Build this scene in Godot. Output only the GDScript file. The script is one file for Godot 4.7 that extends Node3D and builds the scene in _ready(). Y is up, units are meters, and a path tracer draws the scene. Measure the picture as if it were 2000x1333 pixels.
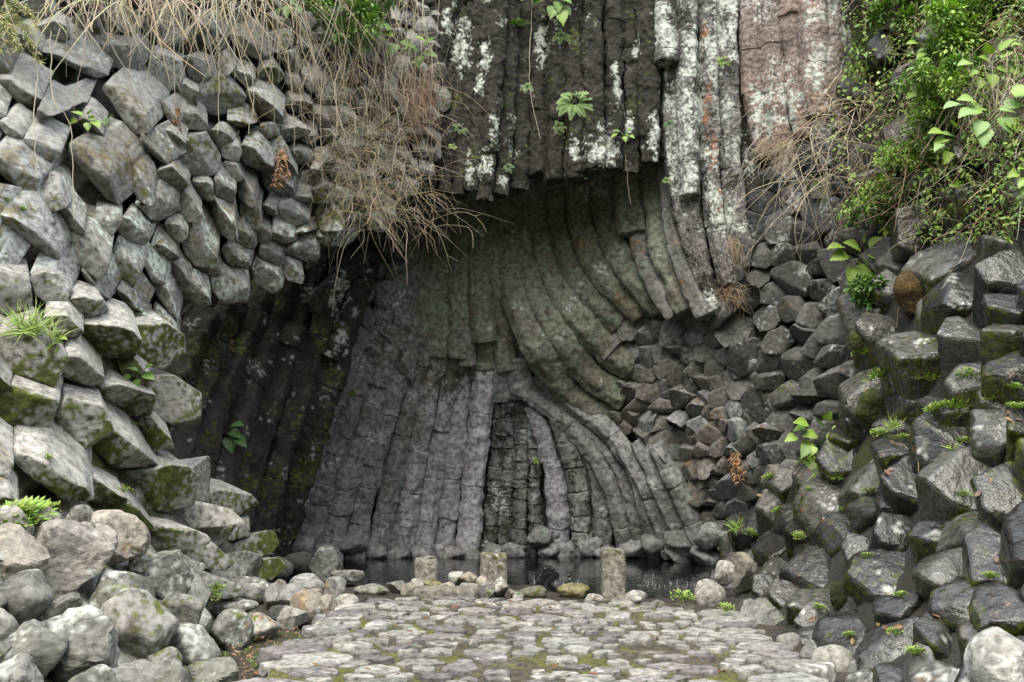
extends Node3D
# A basalt cave with fanning columns above a small pool, seen from a cobbled terrace. Metres, y up, the camera looks along -z.

const FOCAL := 1700.0
const PITCH := 0.14972
const EYE := 1.6
const WATER := -0.12

var rng := RandomNumberGenerator.new()
var n_big := FastNoiseLite.new()
var n_mid := FastNoiseLite.new()
var n_fine := FastNoiseLite.new()
var used := {}
var blocks := []
var fields := {}
var M := {}

# ---------------------------------------------------------------- surveying: a bearing across and up, and a distance north of the eye
func at(px: float, py: float, d: float) -> Vector3:
	var v := (666.5 - py) / FOCAL
	var s := sin(PITCH)
	var c := cos(PITCH)
	var k := d / (c - v * s)
	return Vector3((px - 1000.0) / FOCAL * k, EYE + (s + v * c) * k, -d)

func on_level(px: float, py: float, y: float) -> Vector3:
	var v := (666.5 - py) / FOCAL
	var s := sin(PITCH)
	var c := cos(PITCH)
	var k := (y - EYE) / (s + v * c)
	return Vector3((px - 1000.0) / FOCAL * k, y, -k * (c - v * s))

class Field:
	# a smooth rock face through surveyed points (thin plate spline of distance)
	var c := PackedVector2Array()
	var w := PackedFloat64Array()
	var off := 0.0
	func _init(pts: Array) -> void:
		var n := pts.size()
		var m := n + 3
		var a := []
		for i in n:
			c.append(Vector2(pts[i][0], pts[i][1]) / 1000.0)
		for i in n:
			var row := PackedFloat64Array()
			for j in n:
				row.append(u(c[i].distance_squared_to(c[j])) + (0.002 if i == j else 0.0))
			row.append_array([1.0, c[i].x, c[i].y, float(pts[i][2])])
			a.append(row)
		for k in 3:
			var row := PackedFloat64Array()
			for j in n:
				row.append(1.0 if k == 0 else (c[j].x if k == 1 else c[j].y))
			row.append_array([0.0, 0.0, 0.0, 0.0])
			a.append(row)
		for i in m:
			var best := i
			for r in range(i + 1, m):
				if absf(a[r][i]) > absf(a[best][i]):
					best = r
			var t = a[i]
			a[i] = a[best]
			a[best] = t
			for r in m:
				if r != i and a[r][i] != 0.0:
					var f: float = a[r][i] / a[i][i]
					for k in range(i, m + 1):
						a[r][k] -= f * a[i][k]
		for i in m:
			w.append(a[i][m] / a[i][i])
	func u(r2: float) -> float:
		return 0.0 if r2 < 1e-12 else r2 * log(r2)
	func d(x: float, y: float) -> float:
		var q := Vector2(x, y) / 1000.0
		var n := c.size()
		var s := w[n] + w[n + 1] * q.x + w[n + 2] * q.y + off
		for i in n:
			s += w[i] * u(q.distance_squared_to(c[i]))
		return s

# ---------------------------------------------------------------- what rock looks like
class Look:
	var base := Color(0.2, 0.2, 0.19)
	var tint := Color(0.2, 0.18, 0.16)
	var vary := 0.35
	var lichen := 0.0
	var lichen_cap := -1.0
	var lichen_col := Color(0.55, 0.58, 0.53)
	var moss := 0.0
	var moss_cap := -1.0
	var moss_col := Color(0.06, 0.09, 0.012)
	var crust := 0.0
	var crust_col := Color(0.03, 0.025, 0.017)
	var rust := 0.0
	var rust_col := Color(0.22, 0.11, 0.04)
	var green := 0.0
	var green_col := Color(0.16, 0.2, 0.15)
	var spots := []      # [centre, half width, half height, colour]: stains surveyed on the rock
	func but(d: Dictionary) -> Look:
		var l := Look.new()
		for k in ["base", "tint", "vary", "lichen", "lichen_cap", "lichen_col", "moss", "moss_cap", "moss_col", "crust", "crust_col", "rust", "rust_col", "green", "green_col", "spots"]:
			l.set(k, get(k))
		for k in d:
			l.set(k, d[k])
		return l

func cut(x: float, amount: float, soft := 0.05) -> float:
	return smoothstep(-soft, soft, x - (0.55 - amount))

func paint(p: Vector3, cap: bool, l: Look, tone: float) -> Color:
	var a := n_big.get_noise_3dv(p)
	var b := n_mid.get_noise_3dv(p)
	var f := n_fine.get_noise_3dv(p)
	var c := l.base.lerp(l.tint, clampf(0.5 + a * 1.3, 0.0, 1.0))
	c = c * (tone * (1.0 + l.vary * (0.9 * b + 0.8 * f)))
	if l.green > 0.0:
		c = c.lerp(l.green_col * (1.0 + 0.5 * f), 0.85 * cut(0.7 * n_big.get_noise_3dv(p * 1.7 + Vector3(31, 7, 3)) + 0.5 * b, l.green, 0.16))
	if l.rust > 0.0:
		c = c.lerp(l.rust_col * (1.0 + 0.5 * f), 0.8 * cut(0.6 * n_big.get_noise_3dv(p * 2.3 + Vector3(5, 71, 3)) + 0.5 * n_fine.get_noise_3dv(p * 0.7), l.rust, 0.14))
	var crust := l.crust
	if crust > 0.0:
		c = c.lerp(l.crust_col * (1.0 + 0.7 * f), cut(0.6 * n_mid.get_noise_3dv(p * Vector3(0.8, 0.45, 0.8) + Vector3(9, 2, 44)) + 0.45 * f, crust, 0.08))
	var li := l.lichen_cap if cap and l.lichen_cap >= 0.0 else l.lichen
	for s in l.spots:
		var q: Vector3 = p - s[0]
		if absf(q.x) > s[1] * 1.45 or absf(q.y) > s[2] * 1.45:
			continue
		var e: float = (q.x / s[1]) * (q.x / s[1]) + (q.y / s[2]) * (q.y / s[2]) + (q.z / 1.2) * (q.z / 1.2)
		if e < 2.0:
			var k: float = cut(0.42 - 0.42 * e + 0.75 * n_mid.get_noise_3dv(p * 1.5) + 0.75 * n_fine.get_noise_3dv(p * 1.2), 0.4, 0.08)
			c = c.lerp(s[3] * (1.0 + 0.25 * b), k)
	if li > 0.0:
		var x := 0.75 * n_mid.get_noise_3dv(p * 0.55 + Vector3(17, 0, 9)) + 0.5 * n_fine.get_noise_3dv(p * 1.5 + Vector3(3, 3, 3))
		c = c.lerp(l.lichen_col * (1.0 + 0.3 * b), 0.92 * cut(x, li, 0.06))
	var mo := l.moss_cap if cap and l.moss_cap >= 0.0 else l.moss
	if mo > 0.0:
		var x := 0.65 * n_big.get_noise_3dv(p * 2.5 + Vector3(50, 4, 1)) + 0.5 * n_fine.get_noise_3dv(p * 1.1 + Vector3(0, 8, 0))
		c = c.lerp(l.moss_col.lerp(Color(0.13, 0.15, 0.02), clampf(0.5 + f * 1.2, 0.0, 1.0) * 0.6) * (1.0 + 0.6 * b), cut(x, mo, 0.07))
	return Color(clampf(c.r, 0.008, 0.9), clampf(c.g, 0.008, 0.9), clampf(c.b, 0.006, 0.9))

# ---------------------------------------------------------------- meshes
func finish(v: PackedVector3Array, idx: PackedInt32Array, caps: PackedByteArray, l: Look, tone: float) -> ArrayMesh:
	var nv := v.size()
	var nrm := PackedVector3Array()
	nrm.resize(nv)
	var mid := Vector3.ZERO
	for p in v:
		mid += p
	mid /= nv
	var turned := 0.0
	for t in range(0, idx.size(), 3):
		var a := v[idx[t]]
		var n := (v[idx[t + 2]] - a).cross(v[idx[t + 1]] - a)
		turned += n.dot(a - mid)
		nrm[idx[t]] += n
		nrm[idx[t + 1]] += n
		nrm[idx[t + 2]] += n
	var sign := 1.0
	if turned < 0.0:
		sign = -1.0
		for t in range(0, idx.size(), 3):
			var k := idx[t + 1]
			idx[t + 1] = idx[t + 2]
			idx[t + 2] = k
	var col := PackedColorArray()
	col.resize(nv)
	for i in nv:
		nrm[i] = (nrm[i] * sign).normalized()
		if l:
			col[i] = paint(v[i], caps[i] > 0 if i < caps.size() else false, l, tone)
	return arrays(v, nrm, idx, col if l else PackedColorArray())

func arrays(v: PackedVector3Array, nrm: PackedVector3Array, idx: PackedInt32Array, col: PackedColorArray) -> ArrayMesh:
	var a := []
	a.resize(Mesh.ARRAY_MAX)
	a[Mesh.ARRAY_VERTEX] = v
	a[Mesh.ARRAY_NORMAL] = nrm
	a[Mesh.ARRAY_INDEX] = idx
	if col.size():
		a[Mesh.ARRAY_COLOR] = col
	var m := ArrayMesh.new()
	m.add_surface_from_arrays(Mesh.PRIMITIVE_TRIANGLES, a)
	return m

func rough(p: Vector3, amp: float) -> Vector3:
	return p + Vector3(n_mid.get_noise_3dv(p), n_mid.get_noise_3dv(p + Vector3(37, 0, 0)), n_mid.get_noise_3dv(p + Vector3(0, 53, 0))) * amp \
		+ Vector3(n_fine.get_noise_3dv(p), n_fine.get_noise_3dv(p + Vector3(11, 0, 0)), n_fine.get_noise_3dv(p + Vector3(0, 17, 0))) * amp * 0.32

# points round a polygon with slightly rounded corners
func outline(cor: PackedVector3Array, sp: float, r: float) -> PackedVector3Array:
	var out := PackedVector3Array()
	var k := cor.size()
	for i in k:
		var a := cor[i]
		var b := cor[(i + 1) % k]
		var len := a.distance_to(b)
		if len < 1e-4:
			continue
		var e := minf(r / len, 0.3)
		var n := maxi(1, int(round(len * (1.0 - 2.0 * e) / sp)))
		for j in n + 1:
			out.append(a.lerp(b, e + (1.0 - 2.0 * e) * j / n))
	return out

# the end of one basalt column: a prism whose cross-section is the cell COR seen along AXIS; its end is broken along one or two planes
func prism(cor: PackedVector3Array, c: Vector3, axis: Vector3, prot: float, length: float, tilt: Vector3, bulge: float, sp: float, amp: float, l: Look, tone: float, wear := 1.0) -> ArrayMesh:
	var e1 := axis.cross(Vector3(0.13, 0.98, 0.21)).normalized()
	var e2 := axis.cross(e1)
	var flat := PackedVector2Array()
	for p in cor:
		flat.append(Vector2((p - c).dot(e1), (p - c).dot(e2)))
	flat = Geometry2D.convex_hull(flat)
	flat.remove_at(flat.size() - 1)
	if Geometry2D.is_polygon_clockwise(flat):
		flat.reverse()
	var size := 0.0
	var corners := PackedVector3Array()
	for p in flat:
		corners.append(Vector3(p.x, p.y, 0))
		size += p.length() / flat.size()
	var ring := outline(corners, sp, 0.014 * wear)
	var n := ring.size()
	var m1 := (axis + tilt).normalized()
	var g1 := -Vector2(m1.dot(e1), m1.dot(e2)) / m1.dot(axis)
	var dir := Vector2.from_angle(rng.randf() * TAU)
	var g2 := g1 - dir * rng.randf_range(0.5, 1.3)
	var h2 := size * rng.randf_range(0.05, 0.5)
	var planes := [[Vector3(-g1.x, -g1.y, 1.0), prot], [Vector3(-g2.x, -g2.y, 1.0), prot + h2]]
	var height := func(q: Vector2) -> float:
		return clampf(prot + minf(g1.dot(q), h2 + g2.dot(q)), prot - 1.6 * size, prot + 1.6 * size)
	var v := PackedVector3Array()
	var caps := PackedByteArray()
	var ch := clampf(size * 0.05, 0.006, 0.016) * wear
	# end face: points spread evenly, joined by Delaunay
	var pts := PackedVector2Array()
	for p in ring:
		var q := Vector2(p.x, p.y)
		pts.append(q * (1.0 - ch / maxf(q.length(), 0.03)))
	var inner := Geometry2D.offset_polygon(flat, -sp * 0.55 - (wear - 1.0) * 0.012)
	if inner.size():
		var reach := size * 2.0
		var y := -reach
		var odd := 0
		while y < reach:
			var x := -reach + (odd % 2) * sp * 0.5
			while x < reach:
				var q := Vector2(x, y) + Vector2(rng.randf() - 0.5, rng.randf() - 0.5) * sp * 0.5
				if Geometry2D.is_point_in_polygon(q, inner[0]):
					pts.append(q)
				x += sp
			y += sp * 0.87
			odd += 1
	for q in pts:
		var rel := 1.0 - minf(q.length() / size, 1.0)
		v.append(c + e1 * q.x + e2 * q.y + axis * (height.call(q) + bulge * size * rel))
		caps.append(1)
	var idx := PackedInt32Array()
	var tri := Geometry2D.triangulate_delaunay(pts)
	for t in range(0, tri.size(), 3):
		var ab := pts[tri[t + 1]] - pts[tri[t]]
		var ac := pts[tri[t + 2]] - pts[tri[t]]
		var cr := ab.cross(ac)
		if absf(cr) < 1e-7:
			continue
		if cr > 0.0:
			idx.append_array([tri[t], tri[t + 2], tri[t + 1]])
		else:
			idx.append_array([tri[t], tri[t + 1], tri[t + 2]])
	var o := ch
	var start := v.size()
	var rings := 0
	var hs := PackedFloat32Array()
	for p in ring:
		hs.append(height.call(Vector2(p.x, p.y)))
	while true:
		for j in n:
			v.append(c + e1 * ring[j].x + e2 * ring[j].y + axis * (hs[j] - o))
			caps.append(0)
		rings += 1
		if o >= length:
			break
		o += sp * 1.1 if o < 0.6 * length else length
		o = minf(o, length)
	for i in v.size():
		v[i] = rough(v[i], amp)
	for j in n:
		var j2 := (j + 1) % n
		idx.append_array([j, j2, start + j, j2, start + j2, start + j])
	for r in rings - 1:
		for j in n:
			var a := start + r * n + j
			var b := start + r * n + (j + 1) % n
			if (r + j) % 2:
				idx.append_array([a, b, a + n, b, b + n, a + n])
			else:
				idx.append_array([a, b, b + n, a, b + n, a + n])
	# remember its half-spaces, so that plants and leaves can be set down on it
	var half := []
	for k in flat.size():
		var p := flat[k]
		var q := flat[(k + 1) % flat.size()]
		var nn := Vector2(q.y - p.y, p.x - q.x).normalized()
		if nn.dot(p) < 0.0:
			nn = -nn
		half.append([e1 * nn.x + e2 * nn.y, nn.dot(p)])
	for pl in planes:
		var w: Vector3 = e1 * pl[0].x + e2 * pl[0].y + axis
		half.append([w, pl[1]])
	half.append([-axis, length + size])
	blocks.append([c, size * 1.5 + length + 0.3, half])
	return finish(v, idx, caps, l, tone)

# where a line of sight from EYE first meets a column end: [point, normal], or [] if it meets none
func touch(px: float, py: float) -> Array:
	var from := Vector3(0, EYE, 0)
	var dir := (at(px, py, 10.0) - from).normalized()
	var best := 1e9
	var bn := Vector3.UP
	for b in blocks:
		var to: Vector3 = b[0] - from
		if (to - dir * to.dot(dir)).length() > b[1]:
			continue
		var t0 := 0.0
		var t1 := 1e9
		var nn := Vector3.UP
		for h in b[2]:
			var n: Vector3 = h[0]
			var den := n.dot(dir)
			var dist: float = h[1] - n.dot(from - b[0])
			if absf(den) < 1e-6:
				if dist < 0.0:
					t0 = 1e9
			elif den < 0.0:
				if dist / den > t0:
					t0 = dist / den
					nn = n
			else:
				t1 = minf(t1, dist / den)
		if t0 < t1 and t0 > 0.5 and t0 < best:
			best = t0
			bn = nn.normalized()
	return [from + dir * best, bn] if best < 1e8 else []

func spline(pts: PackedVector3Array, step: float) -> PackedVector3Array:
	var out := PackedVector3Array()
	var n := pts.size()
	for i in n - 1:
		var p0 := pts[maxi(i - 1, 0)]
		var p3 := pts[mini(i + 2, n - 1)]
		var k := maxi(1, int(ceil(pts[i].distance_to(pts[i + 1]) / step)))
		for j in k:
			out.append(pts[i].cubic_interpolate(pts[i + 1], p0, p3, float(j) / k))
	out.append(pts[n - 1])
	return out

# a long column swept along PTS, W metres wide, cut by cross joints every JOINT metres (0: none)
func column(pts: PackedVector3Array, w0: float, w1: float, out: Vector3, deep: float, joint: float, groove: float, jitter: float, sp: float, amp: float, l: Look, tone: float) -> ArrayMesh:
	var line := spline(pts, 0.03)
	var s := PackedFloat32Array([0.0])
	for i in range(1, line.size()):
		s.append(s[-1] + line[i].distance_to(line[i - 1]))
	var total := s[-1]
	var marks := []   # [distance, 1 in a joint]
	var joints := []
	if joint > 0.0:
		var q := joint * rng.randf_range(0.3, 1.0)
		while q < total - 0.08:
			joints.append(q)
			q += joint * rng.randf_range(0.55, 1.5)
	var q2 := 0.0
	while q2 < total:
		marks.append([q2, 0])
		q2 += sp
	marks.append([total, 0])
	for j in joints:
		marks.append_array([[j - 0.03, 0], [j - 0.008, 1], [j + 0.008, 1], [j + 0.03, 0]])
	marks.sort_custom(func(x, y): return x[0] < y[0])
	var k := rng.randi_range(5, 7)
	var corners := PackedVector3Array()
	var ph := PI / 2.0 - PI / k + rng.randf_range(-0.25, 0.25)
	for i in k:
		var an := ph + TAU * (i + rng.randf_range(-0.2, 0.2)) / k
		corners.append(Vector3(cos(an), sin(an), 0))
	var prof := outline(corners, sp / maxf(w0, w1) * 2.0, 0.1)
	var n := prof.size()
	var v := PackedVector3Array()
	var caps := PackedByteArray()
	var seg := 0
	var shift := Vector3.ZERO
	var grow := 1.0
	var li := 0
	var rings := 0
	for mk in marks:
		var d: float = mk[0]
		if d < 0.0 or d > total:
			continue
		while seg < joints.size() and d > joints[seg]:
			seg += 1
			shift = Vector3(rng.randf_range(-1, 1), rng.randf_range(-0.6, 0.6), rng.randf_range(-1, 1)) * jitter
			grow = 1.0 + rng.randf_range(-1, 1) * jitter * 1.5
		while li < line.size() - 2 and s[li + 1] < d:
			li += 1
		var t := (d - s[li]) / maxf(s[li + 1] - s[li], 1e-5)
		var c := line[li].lerp(line[li + 1], t)
		var tan := (line[mini(li + 4, line.size() - 1)] - line[maxi(li - 3, 0)]).normalized()
		var side := tan.cross(out).normalized()
		var up := side.cross(tan)
		var w := lerpf(w0, w1, d / total) * 0.5 * grow * (1.0 + 0.22 * n_big.get_noise_3dv(c * 2.0)) * ((1.0 - groove) if mk[1] == 1 else 1.0)
		var e := minf(d, total - d)
		if e < 0.02:
			w *= 0.93
		for q in prof:
			v.append(rough(c + shift + side * q.x * w * 1.04 + up * q.y * w * deep, amp))
			caps.append(0)
		rings += 1
	var idx := PackedInt32Array()
	for r in rings - 1:
		for j in n:
			var a := r * n + j
			var b := r * n + (j + 1) % n
			if (r + j) % 2:
				idx.append_array([a, b, a + n, b, b + n, a + n])
			else:
				idx.append_array([a, b, b + n, a, b + n, a + n])
	for e in 2:
		var from := 0 if e == 0 else (rings - 1) * n
		var c := Vector3.ZERO
		for j in n:
			c += v[from + j] / n
		for sc in [0.6, 0.0]:
			var base := v.size()
			var prev := from if sc > 0.0 else base - n
			if sc > 0.0:
				for j in n:
					v.append(c + (v[from + j] - c) * sc)
					caps.append(1)
				for j in n:
					var j2 := (j + 1) % n
					if e == 0:
						idx.append_array([prev + j, base + j, prev + j2, prev + j2, base + j, base + j2])
					else:
						idx.append_array([prev + j, prev + j2, base + j, prev + j2, base + j2, base + j])
			else:
				v.append(c)
				caps.append(1)
				for j in n:
					var j2 := (j + 1) % n
					if e == 0:
						idx.append_array([prev + j, base, prev + j2])
					else:
						idx.append_array([prev + j, prev + j2, base])
	return finish(v, idx, caps, l, tone)

# a loose stone: a ball cut by random planes; SHARP 0 is a worn cobble, 1 is freshly broken
func stone(size: Vector3, sharp: float, cuts: int, n: int, amp: float, l: Look, tone: float, where := Vector3.ZERO) -> ArrayMesh:
	var planes := []
	for i in cuts:
		var d := Vector3(rng.randfn(), rng.randfn(), rng.randfn()).normalized()
		planes.append([d, rng.randf_range(0.5, 0.8) if sharp > 0.5 else rng.randf_range(0.6, 0.9)])
	var v := PackedVector3Array()
	var idx := PackedInt32Array()
	var power := lerpf(6.0, 22.0, sharp)
	var faces := [Vector3.RIGHT, Vector3.LEFT, Vector3.UP, Vector3.DOWN, Vector3.BACK, Vector3.FORWARD]
	var seen := {}
	var offset := where + Vector3(rng.randf(), rng.randf(), rng.randf()) * 50.0
	for f in faces:
		var a := Vector3(f.y, f.z, f.x)
		var b: Vector3 = f.cross(a)
		var grid := PackedInt32Array()
		for i in n + 1:
			for j in n + 1:
				var d: Vector3 = (f + a * tan((2.0 * i / n - 1.0) * PI / 4.0) + b * tan((2.0 * j / n - 1.0) * PI / 4.0)).normalized()
				var key := Vector3i((d * 4000.0).round())
				if not seen.has(key):
					seen[key] = v.size()
					var s := 1.0
					var r := 1.0
					for pl in planes:
						var k: float = d.dot(pl[0])
						if k > 0.05:
							if sharp > 0.7:
								r = minf(r, pl[1] / k)
							else:
								s += pow(k / pl[1], power)
					if sharp <= 0.7:
						r = pow(s, -1.0 / power)
					var p := d * r * size
					p += d * (n_mid.get_noise_3dv(p * 1.2 + offset) * amp + n_fine.get_noise_3dv(p + offset) * amp * 0.35)
					v.append(p)
				grid.append(seen[key])
		for i in n:
			for j in n:
				var q := i * (n + 1) + j
				if (i + j) % 2:
					idx.append_array([grid[q], grid[q + 1], grid[q + n + 1], grid[q + 1], grid[q + n + 2], grid[q + n + 1]])
				else:
					idx.append_array([grid[q], grid[q + 1], grid[q + n + 2], grid[q], grid[q + n + 2], grid[q + n + 1]])
	# colour is laid where the stone lies, its shape stays about its own middle
	var turned := v.duplicate()
	for i in turned.size():
		turned[i] += offset
	var m := finish(v, idx, PackedByteArray(), null, 1.0)
	var ar := m.surface_get_arrays(0)
	var col := PackedColorArray()
	for p in turned:
		col.append(paint(p, false, l, tone))
	if sharp > 0.7:
		return crisp(ar[Mesh.ARRAY_VERTEX], ar[Mesh.ARRAY_INDEX], col)
	return arrays(ar[Mesh.ARRAY_VERTEX], ar[Mesh.ARRAY_NORMAL], ar[Mesh.ARRAY_INDEX], col)

# the same triangles with hard edges between faces
func crisp(v: PackedVector3Array, idx: PackedInt32Array, col: PackedColorArray) -> ArrayMesh:
	var v2 := PackedVector3Array()
	var n2 := PackedVector3Array()
	var c2 := PackedColorArray()
	for t in range(0, idx.size(), 3):
		var n := (v[idx[t + 2]] - v[idx[t]]).cross(v[idx[t + 1]] - v[idx[t]]).normalized()
		for k in 3:
			v2.append(v[idx[t + k]])
			n2.append(n)
			c2.append(col[idx[t + k]])
	return arrays(v2, n2, PackedInt32Array(range(v2.size())), c2)

# a sheet of rough rock or soil over a grid of points
func sheet(grid: Array, l: Look, amp: float, tone := 1.0) -> ArrayMesh:
	var v := PackedVector3Array()
	var w: int = grid[0].size()
	for row in grid:
		for p in row:
			v.append(rough(p, amp) if amp > 0.0 else p)
	var idx := PackedInt32Array()
	for r in grid.size() - 1:
		for c in w - 1:
			var a := r * w + c
			idx.append_array([a, a + 1, a + w, a + 1, a + w + 1, a + w])
	return shaded(v, idx, l, tone)

func shaded(v: PackedVector3Array, idx: PackedInt32Array, l: Look, tone: float) -> ArrayMesh:
	var nrm := PackedVector3Array()
	nrm.resize(v.size())
	for t in range(0, idx.size(), 3):
		var a := v[idx[t]]
		var n := (v[idx[t + 2]] - a).cross(v[idx[t + 1]] - a)
		for k in 3:
			nrm[idx[t + k]] += n
	var col := PackedColorArray()
	for i in v.size():
		nrm[i] = nrm[i].normalized()
		col.append(paint(v[i], false, l, tone))
	return arrays(v, nrm, idx, col)

func ring_of(list: Array) -> PackedVector2Array:
	var out := PackedVector2Array()
	for i in range(0, list.size(), 2):
		out.append(Vector2(list[i], list[i + 1]))
	return out

# ---------------------------------------------------------------- naming
func numbered(called: String) -> String:
	used[called] = used.get(called, -1) + 1
	return called if used[called] == 0 else "%s_%03d" % [called, used[called]]

func setting(called: String) -> Node3D:
	var o := Node3D.new()
	o.name = called
	o.set_meta("kind", "structure")
	add_child(o)
	return o

func thing(called: String, label: String, category: String, where: Vector3, group := "") -> Node3D:
	var o := Node3D.new()
	o.name = numbered(called)
	add_child(o)
	o.position = where
	tag(o, label, category, group)
	return o

func tag(o: Node, label: String, category: String, group := "") -> void:
	o.set_meta("label", label)
	o.set_meta("category", category)
	if group:
		o.set_meta("group", group)

func part(called: String, mesh: Mesh, mat: Material, parent: Node, kind := "") -> MeshInstance3D:
	var o := MeshInstance3D.new()
	o.mesh = mesh
	o.material_override = mat
	o.name = called if parent != self else numbered(called)
	parent.add_child(o, true)
	if kind:
		o.set_meta("kind", kind)
	return o

# ---------------------------------------------------------------- cells of a rock face
func cells(region0: PackedVector2Array, spacing: Callable, fixed: Array, tries: int, squash := 1.0) -> Array:
	var region := PackedVector2Array()
	for p in region0:
		region.append(Vector2(p.x, p.y * squash))
	var lo := region[0]
	var hi := region[0]
	for p in region:
		lo = lo.min(p)
		hi = hi.max(p)
	var sites := []
	for f in fixed:
		sites.append(Vector3(f.x, f.y * squash, f.z))
	for i in tries:
		var p := Vector2(rng.randf_range(lo.x, hi.x), rng.randf_range(lo.y, hi.y))
		if not Geometry2D.is_point_in_polygon(p, region):
			continue
		var r: float = spacing.call(Vector2(p.x, p.y / squash)) * rng.randf_range(0.62, 1.25)
		var ok := true
		for s in sites:
			if p.distance_to(Vector2(s.x, s.y)) < 0.5 * (r + s.z):
				ok = false
				break
		if ok:
			sites.append(Vector3(p.x, p.y, r))
	var out := []
	for s in sites:
		var c := Vector2(s.x, s.y)
		var poly := PackedVector2Array()
		var ph := rng.randf() * TAU
		for k in 7:
			poly.append(c + Vector2.from_angle(ph + TAU * (k + rng.randf_range(-0.2, 0.2)) / 7.0) * s.z * 0.85)
		for o in sites:
			if o == s:
				continue
			var q := Vector2(o.x, o.y)
			var dist := c.distance_to(q)
			if dist > 1.1 * (s.z + o.z):
				continue
			var nrm := (q - c) / dist
			var lim: float = dist * s.z / (s.z + o.z)
			var next := PackedVector2Array()
			for k in poly.size():
				var a := poly[k]
				var b := poly[(k + 1) % poly.size()]
				var da := (a - c).dot(nrm) - lim
				var db := (b - c).dot(nrm) - lim
				if da <= 0.0:
					next.append(a)
				if da * db < 0.0:
					next.append(a.lerp(b, da / (da - db)))
			poly = next
		if poly.size() >= 3:
			# drop corners that lie almost together
			var clean := PackedVector2Array()
			for k in poly.size():
				if poly[k].distance_to(poly[(k + 1) % poly.size()]) > s.z * 0.1:
					clean.append(poly[k])
			if clean.size() >= 3:
				for k in clean.size():
					clean[k].y /= squash
				out.append([Vector2(c.x, c.y / squash), s.z, clean])
	return out

func face_of_columns(parent: Node, called: String, fld: Field, region: PackedVector2Array, spacing: Callable, fixed: Array, axis_of: Callable, opt: Dictionary) -> void:
	var list := cells(region, spacing, fixed, opt.get("tries", 5000), opt.get("squash", 1.0))
	for e in list:
		var c: Vector2 = e[0]
		var r: float = e[1]
		var cor := PackedVector3Array()
		for q in e[2]:
			var p: Vector2 = c + (q - c) * float(opt.get("gap", 0.97))
			cor.append(at(p.x, p.y, fld.d(p.x, p.y)))
		var mid := at(c.x, c.y, fld.d(c.x, c.y))
		var m := r * fld.d(c.x, c.y) / FOCAL * 0.5
		var axis: Vector3 = (axis_of.call(c) as Vector3).normalized()
		axis = (axis + Vector3(rng.randfn(), rng.randfn(), rng.randfn()) * float(opt.get("stray", 0.06))).normalized()
		var tilt := Vector3(rng.randfn(), rng.randfn(), rng.randfn()) * float(opt.get("tilt", 0.22))
		if opt.has("drum"):
			# short blunt drums of column that overlap like steps, each as wide as its cell
			var u := axis.cross(Vector3(0.9, 0.1, 0.4)).normalized()
			var w := axis.cross(u)
			cor.clear()
			var k := rng.randi_range(5, 6)
			var ph := rng.randf() * TAU
			for j in k:
				var an := ph + TAU * (j + rng.randf_range(-0.25, 0.25)) / k
				cor.append(mid + (u * cos(an) + w * sin(an)) * m * float(opt.drum) * rng.randf_range(0.85, 1.15))
		var l: Look = opt.look.call(c) if opt.look is Callable else opt.look
		var tone := 1.0 + rng.randf_range(-1, 1) * float(opt.get("tone", 0.2))
		var mesh := prism(cor, mid, axis, rng.randf_range(-0.25, 0.4) * m * float(opt.get("prot", 1.0)), float(opt.get("length", 2.6)) * m + 0.25, tilt, rng.randf_range(-0.03, 0.14), float(opt.get("sp", 0.045)), m * float(opt.get("amp", 0.035)), l, tone, float(opt.get("wear", 1.0)))
		part(called, mesh, opt.mat, parent)

func backing(parent: Node, fld: Field, region: PackedVector2Array, step: float, behind: float, l: Look, mat: Material) -> void:
	# the body of rock behind the columns, as far as the face goes
	var lo := region[0]
	var hi := region[0]
	for p in region:
		lo = lo.min(p)
		hi = hi.max(p)
	var w := int((hi.x - lo.x) / step) + 2
	var h := int((hi.y - lo.y) / step) + 2
	var v := PackedVector3Array()
	var inside := PackedByteArray()
	for r in h:
		for c in w:
			var x := lo.x + c * step
			var y := lo.y + r * step
			v.append(rough(at(x, y, fld.d(x, y) + behind), 0.09))
			inside.append(1 if Geometry2D.is_point_in_polygon(Vector2(x + step * 0.5, y + step * 0.5), region) else 0)
	var idx := PackedInt32Array()
	for r in h - 1:
		for c in w - 1:
			var a := r * w + c
			if inside[a]:
				idx.append_array([a, a + 1, a + w, a + 1, a + w + 1, a + w])
	part("rock_face", shaded(v, idx, l, 1.0), mat, parent)

func ledge(parent: Node, called: String, edge: Array, back: Vector3, l: Look, mat: Material, rows := 8) -> void:
	# the underside of an overhang: from the EDGE [px, py, distance] back into the rock
	var pts := PackedVector3Array()
	for e in edge:
		pts.append(at(e[0], e[1], e[2]))
	var line := spline(pts, 0.2)
	var grid := []
	for r in rows + 1:
		var row := PackedVector3Array()
		for p in line:
			row.append(p + back * (float(r) / rows))
		grid.append(row)
	part(called, sheet(grid, l, 0.1), mat, parent)

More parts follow.
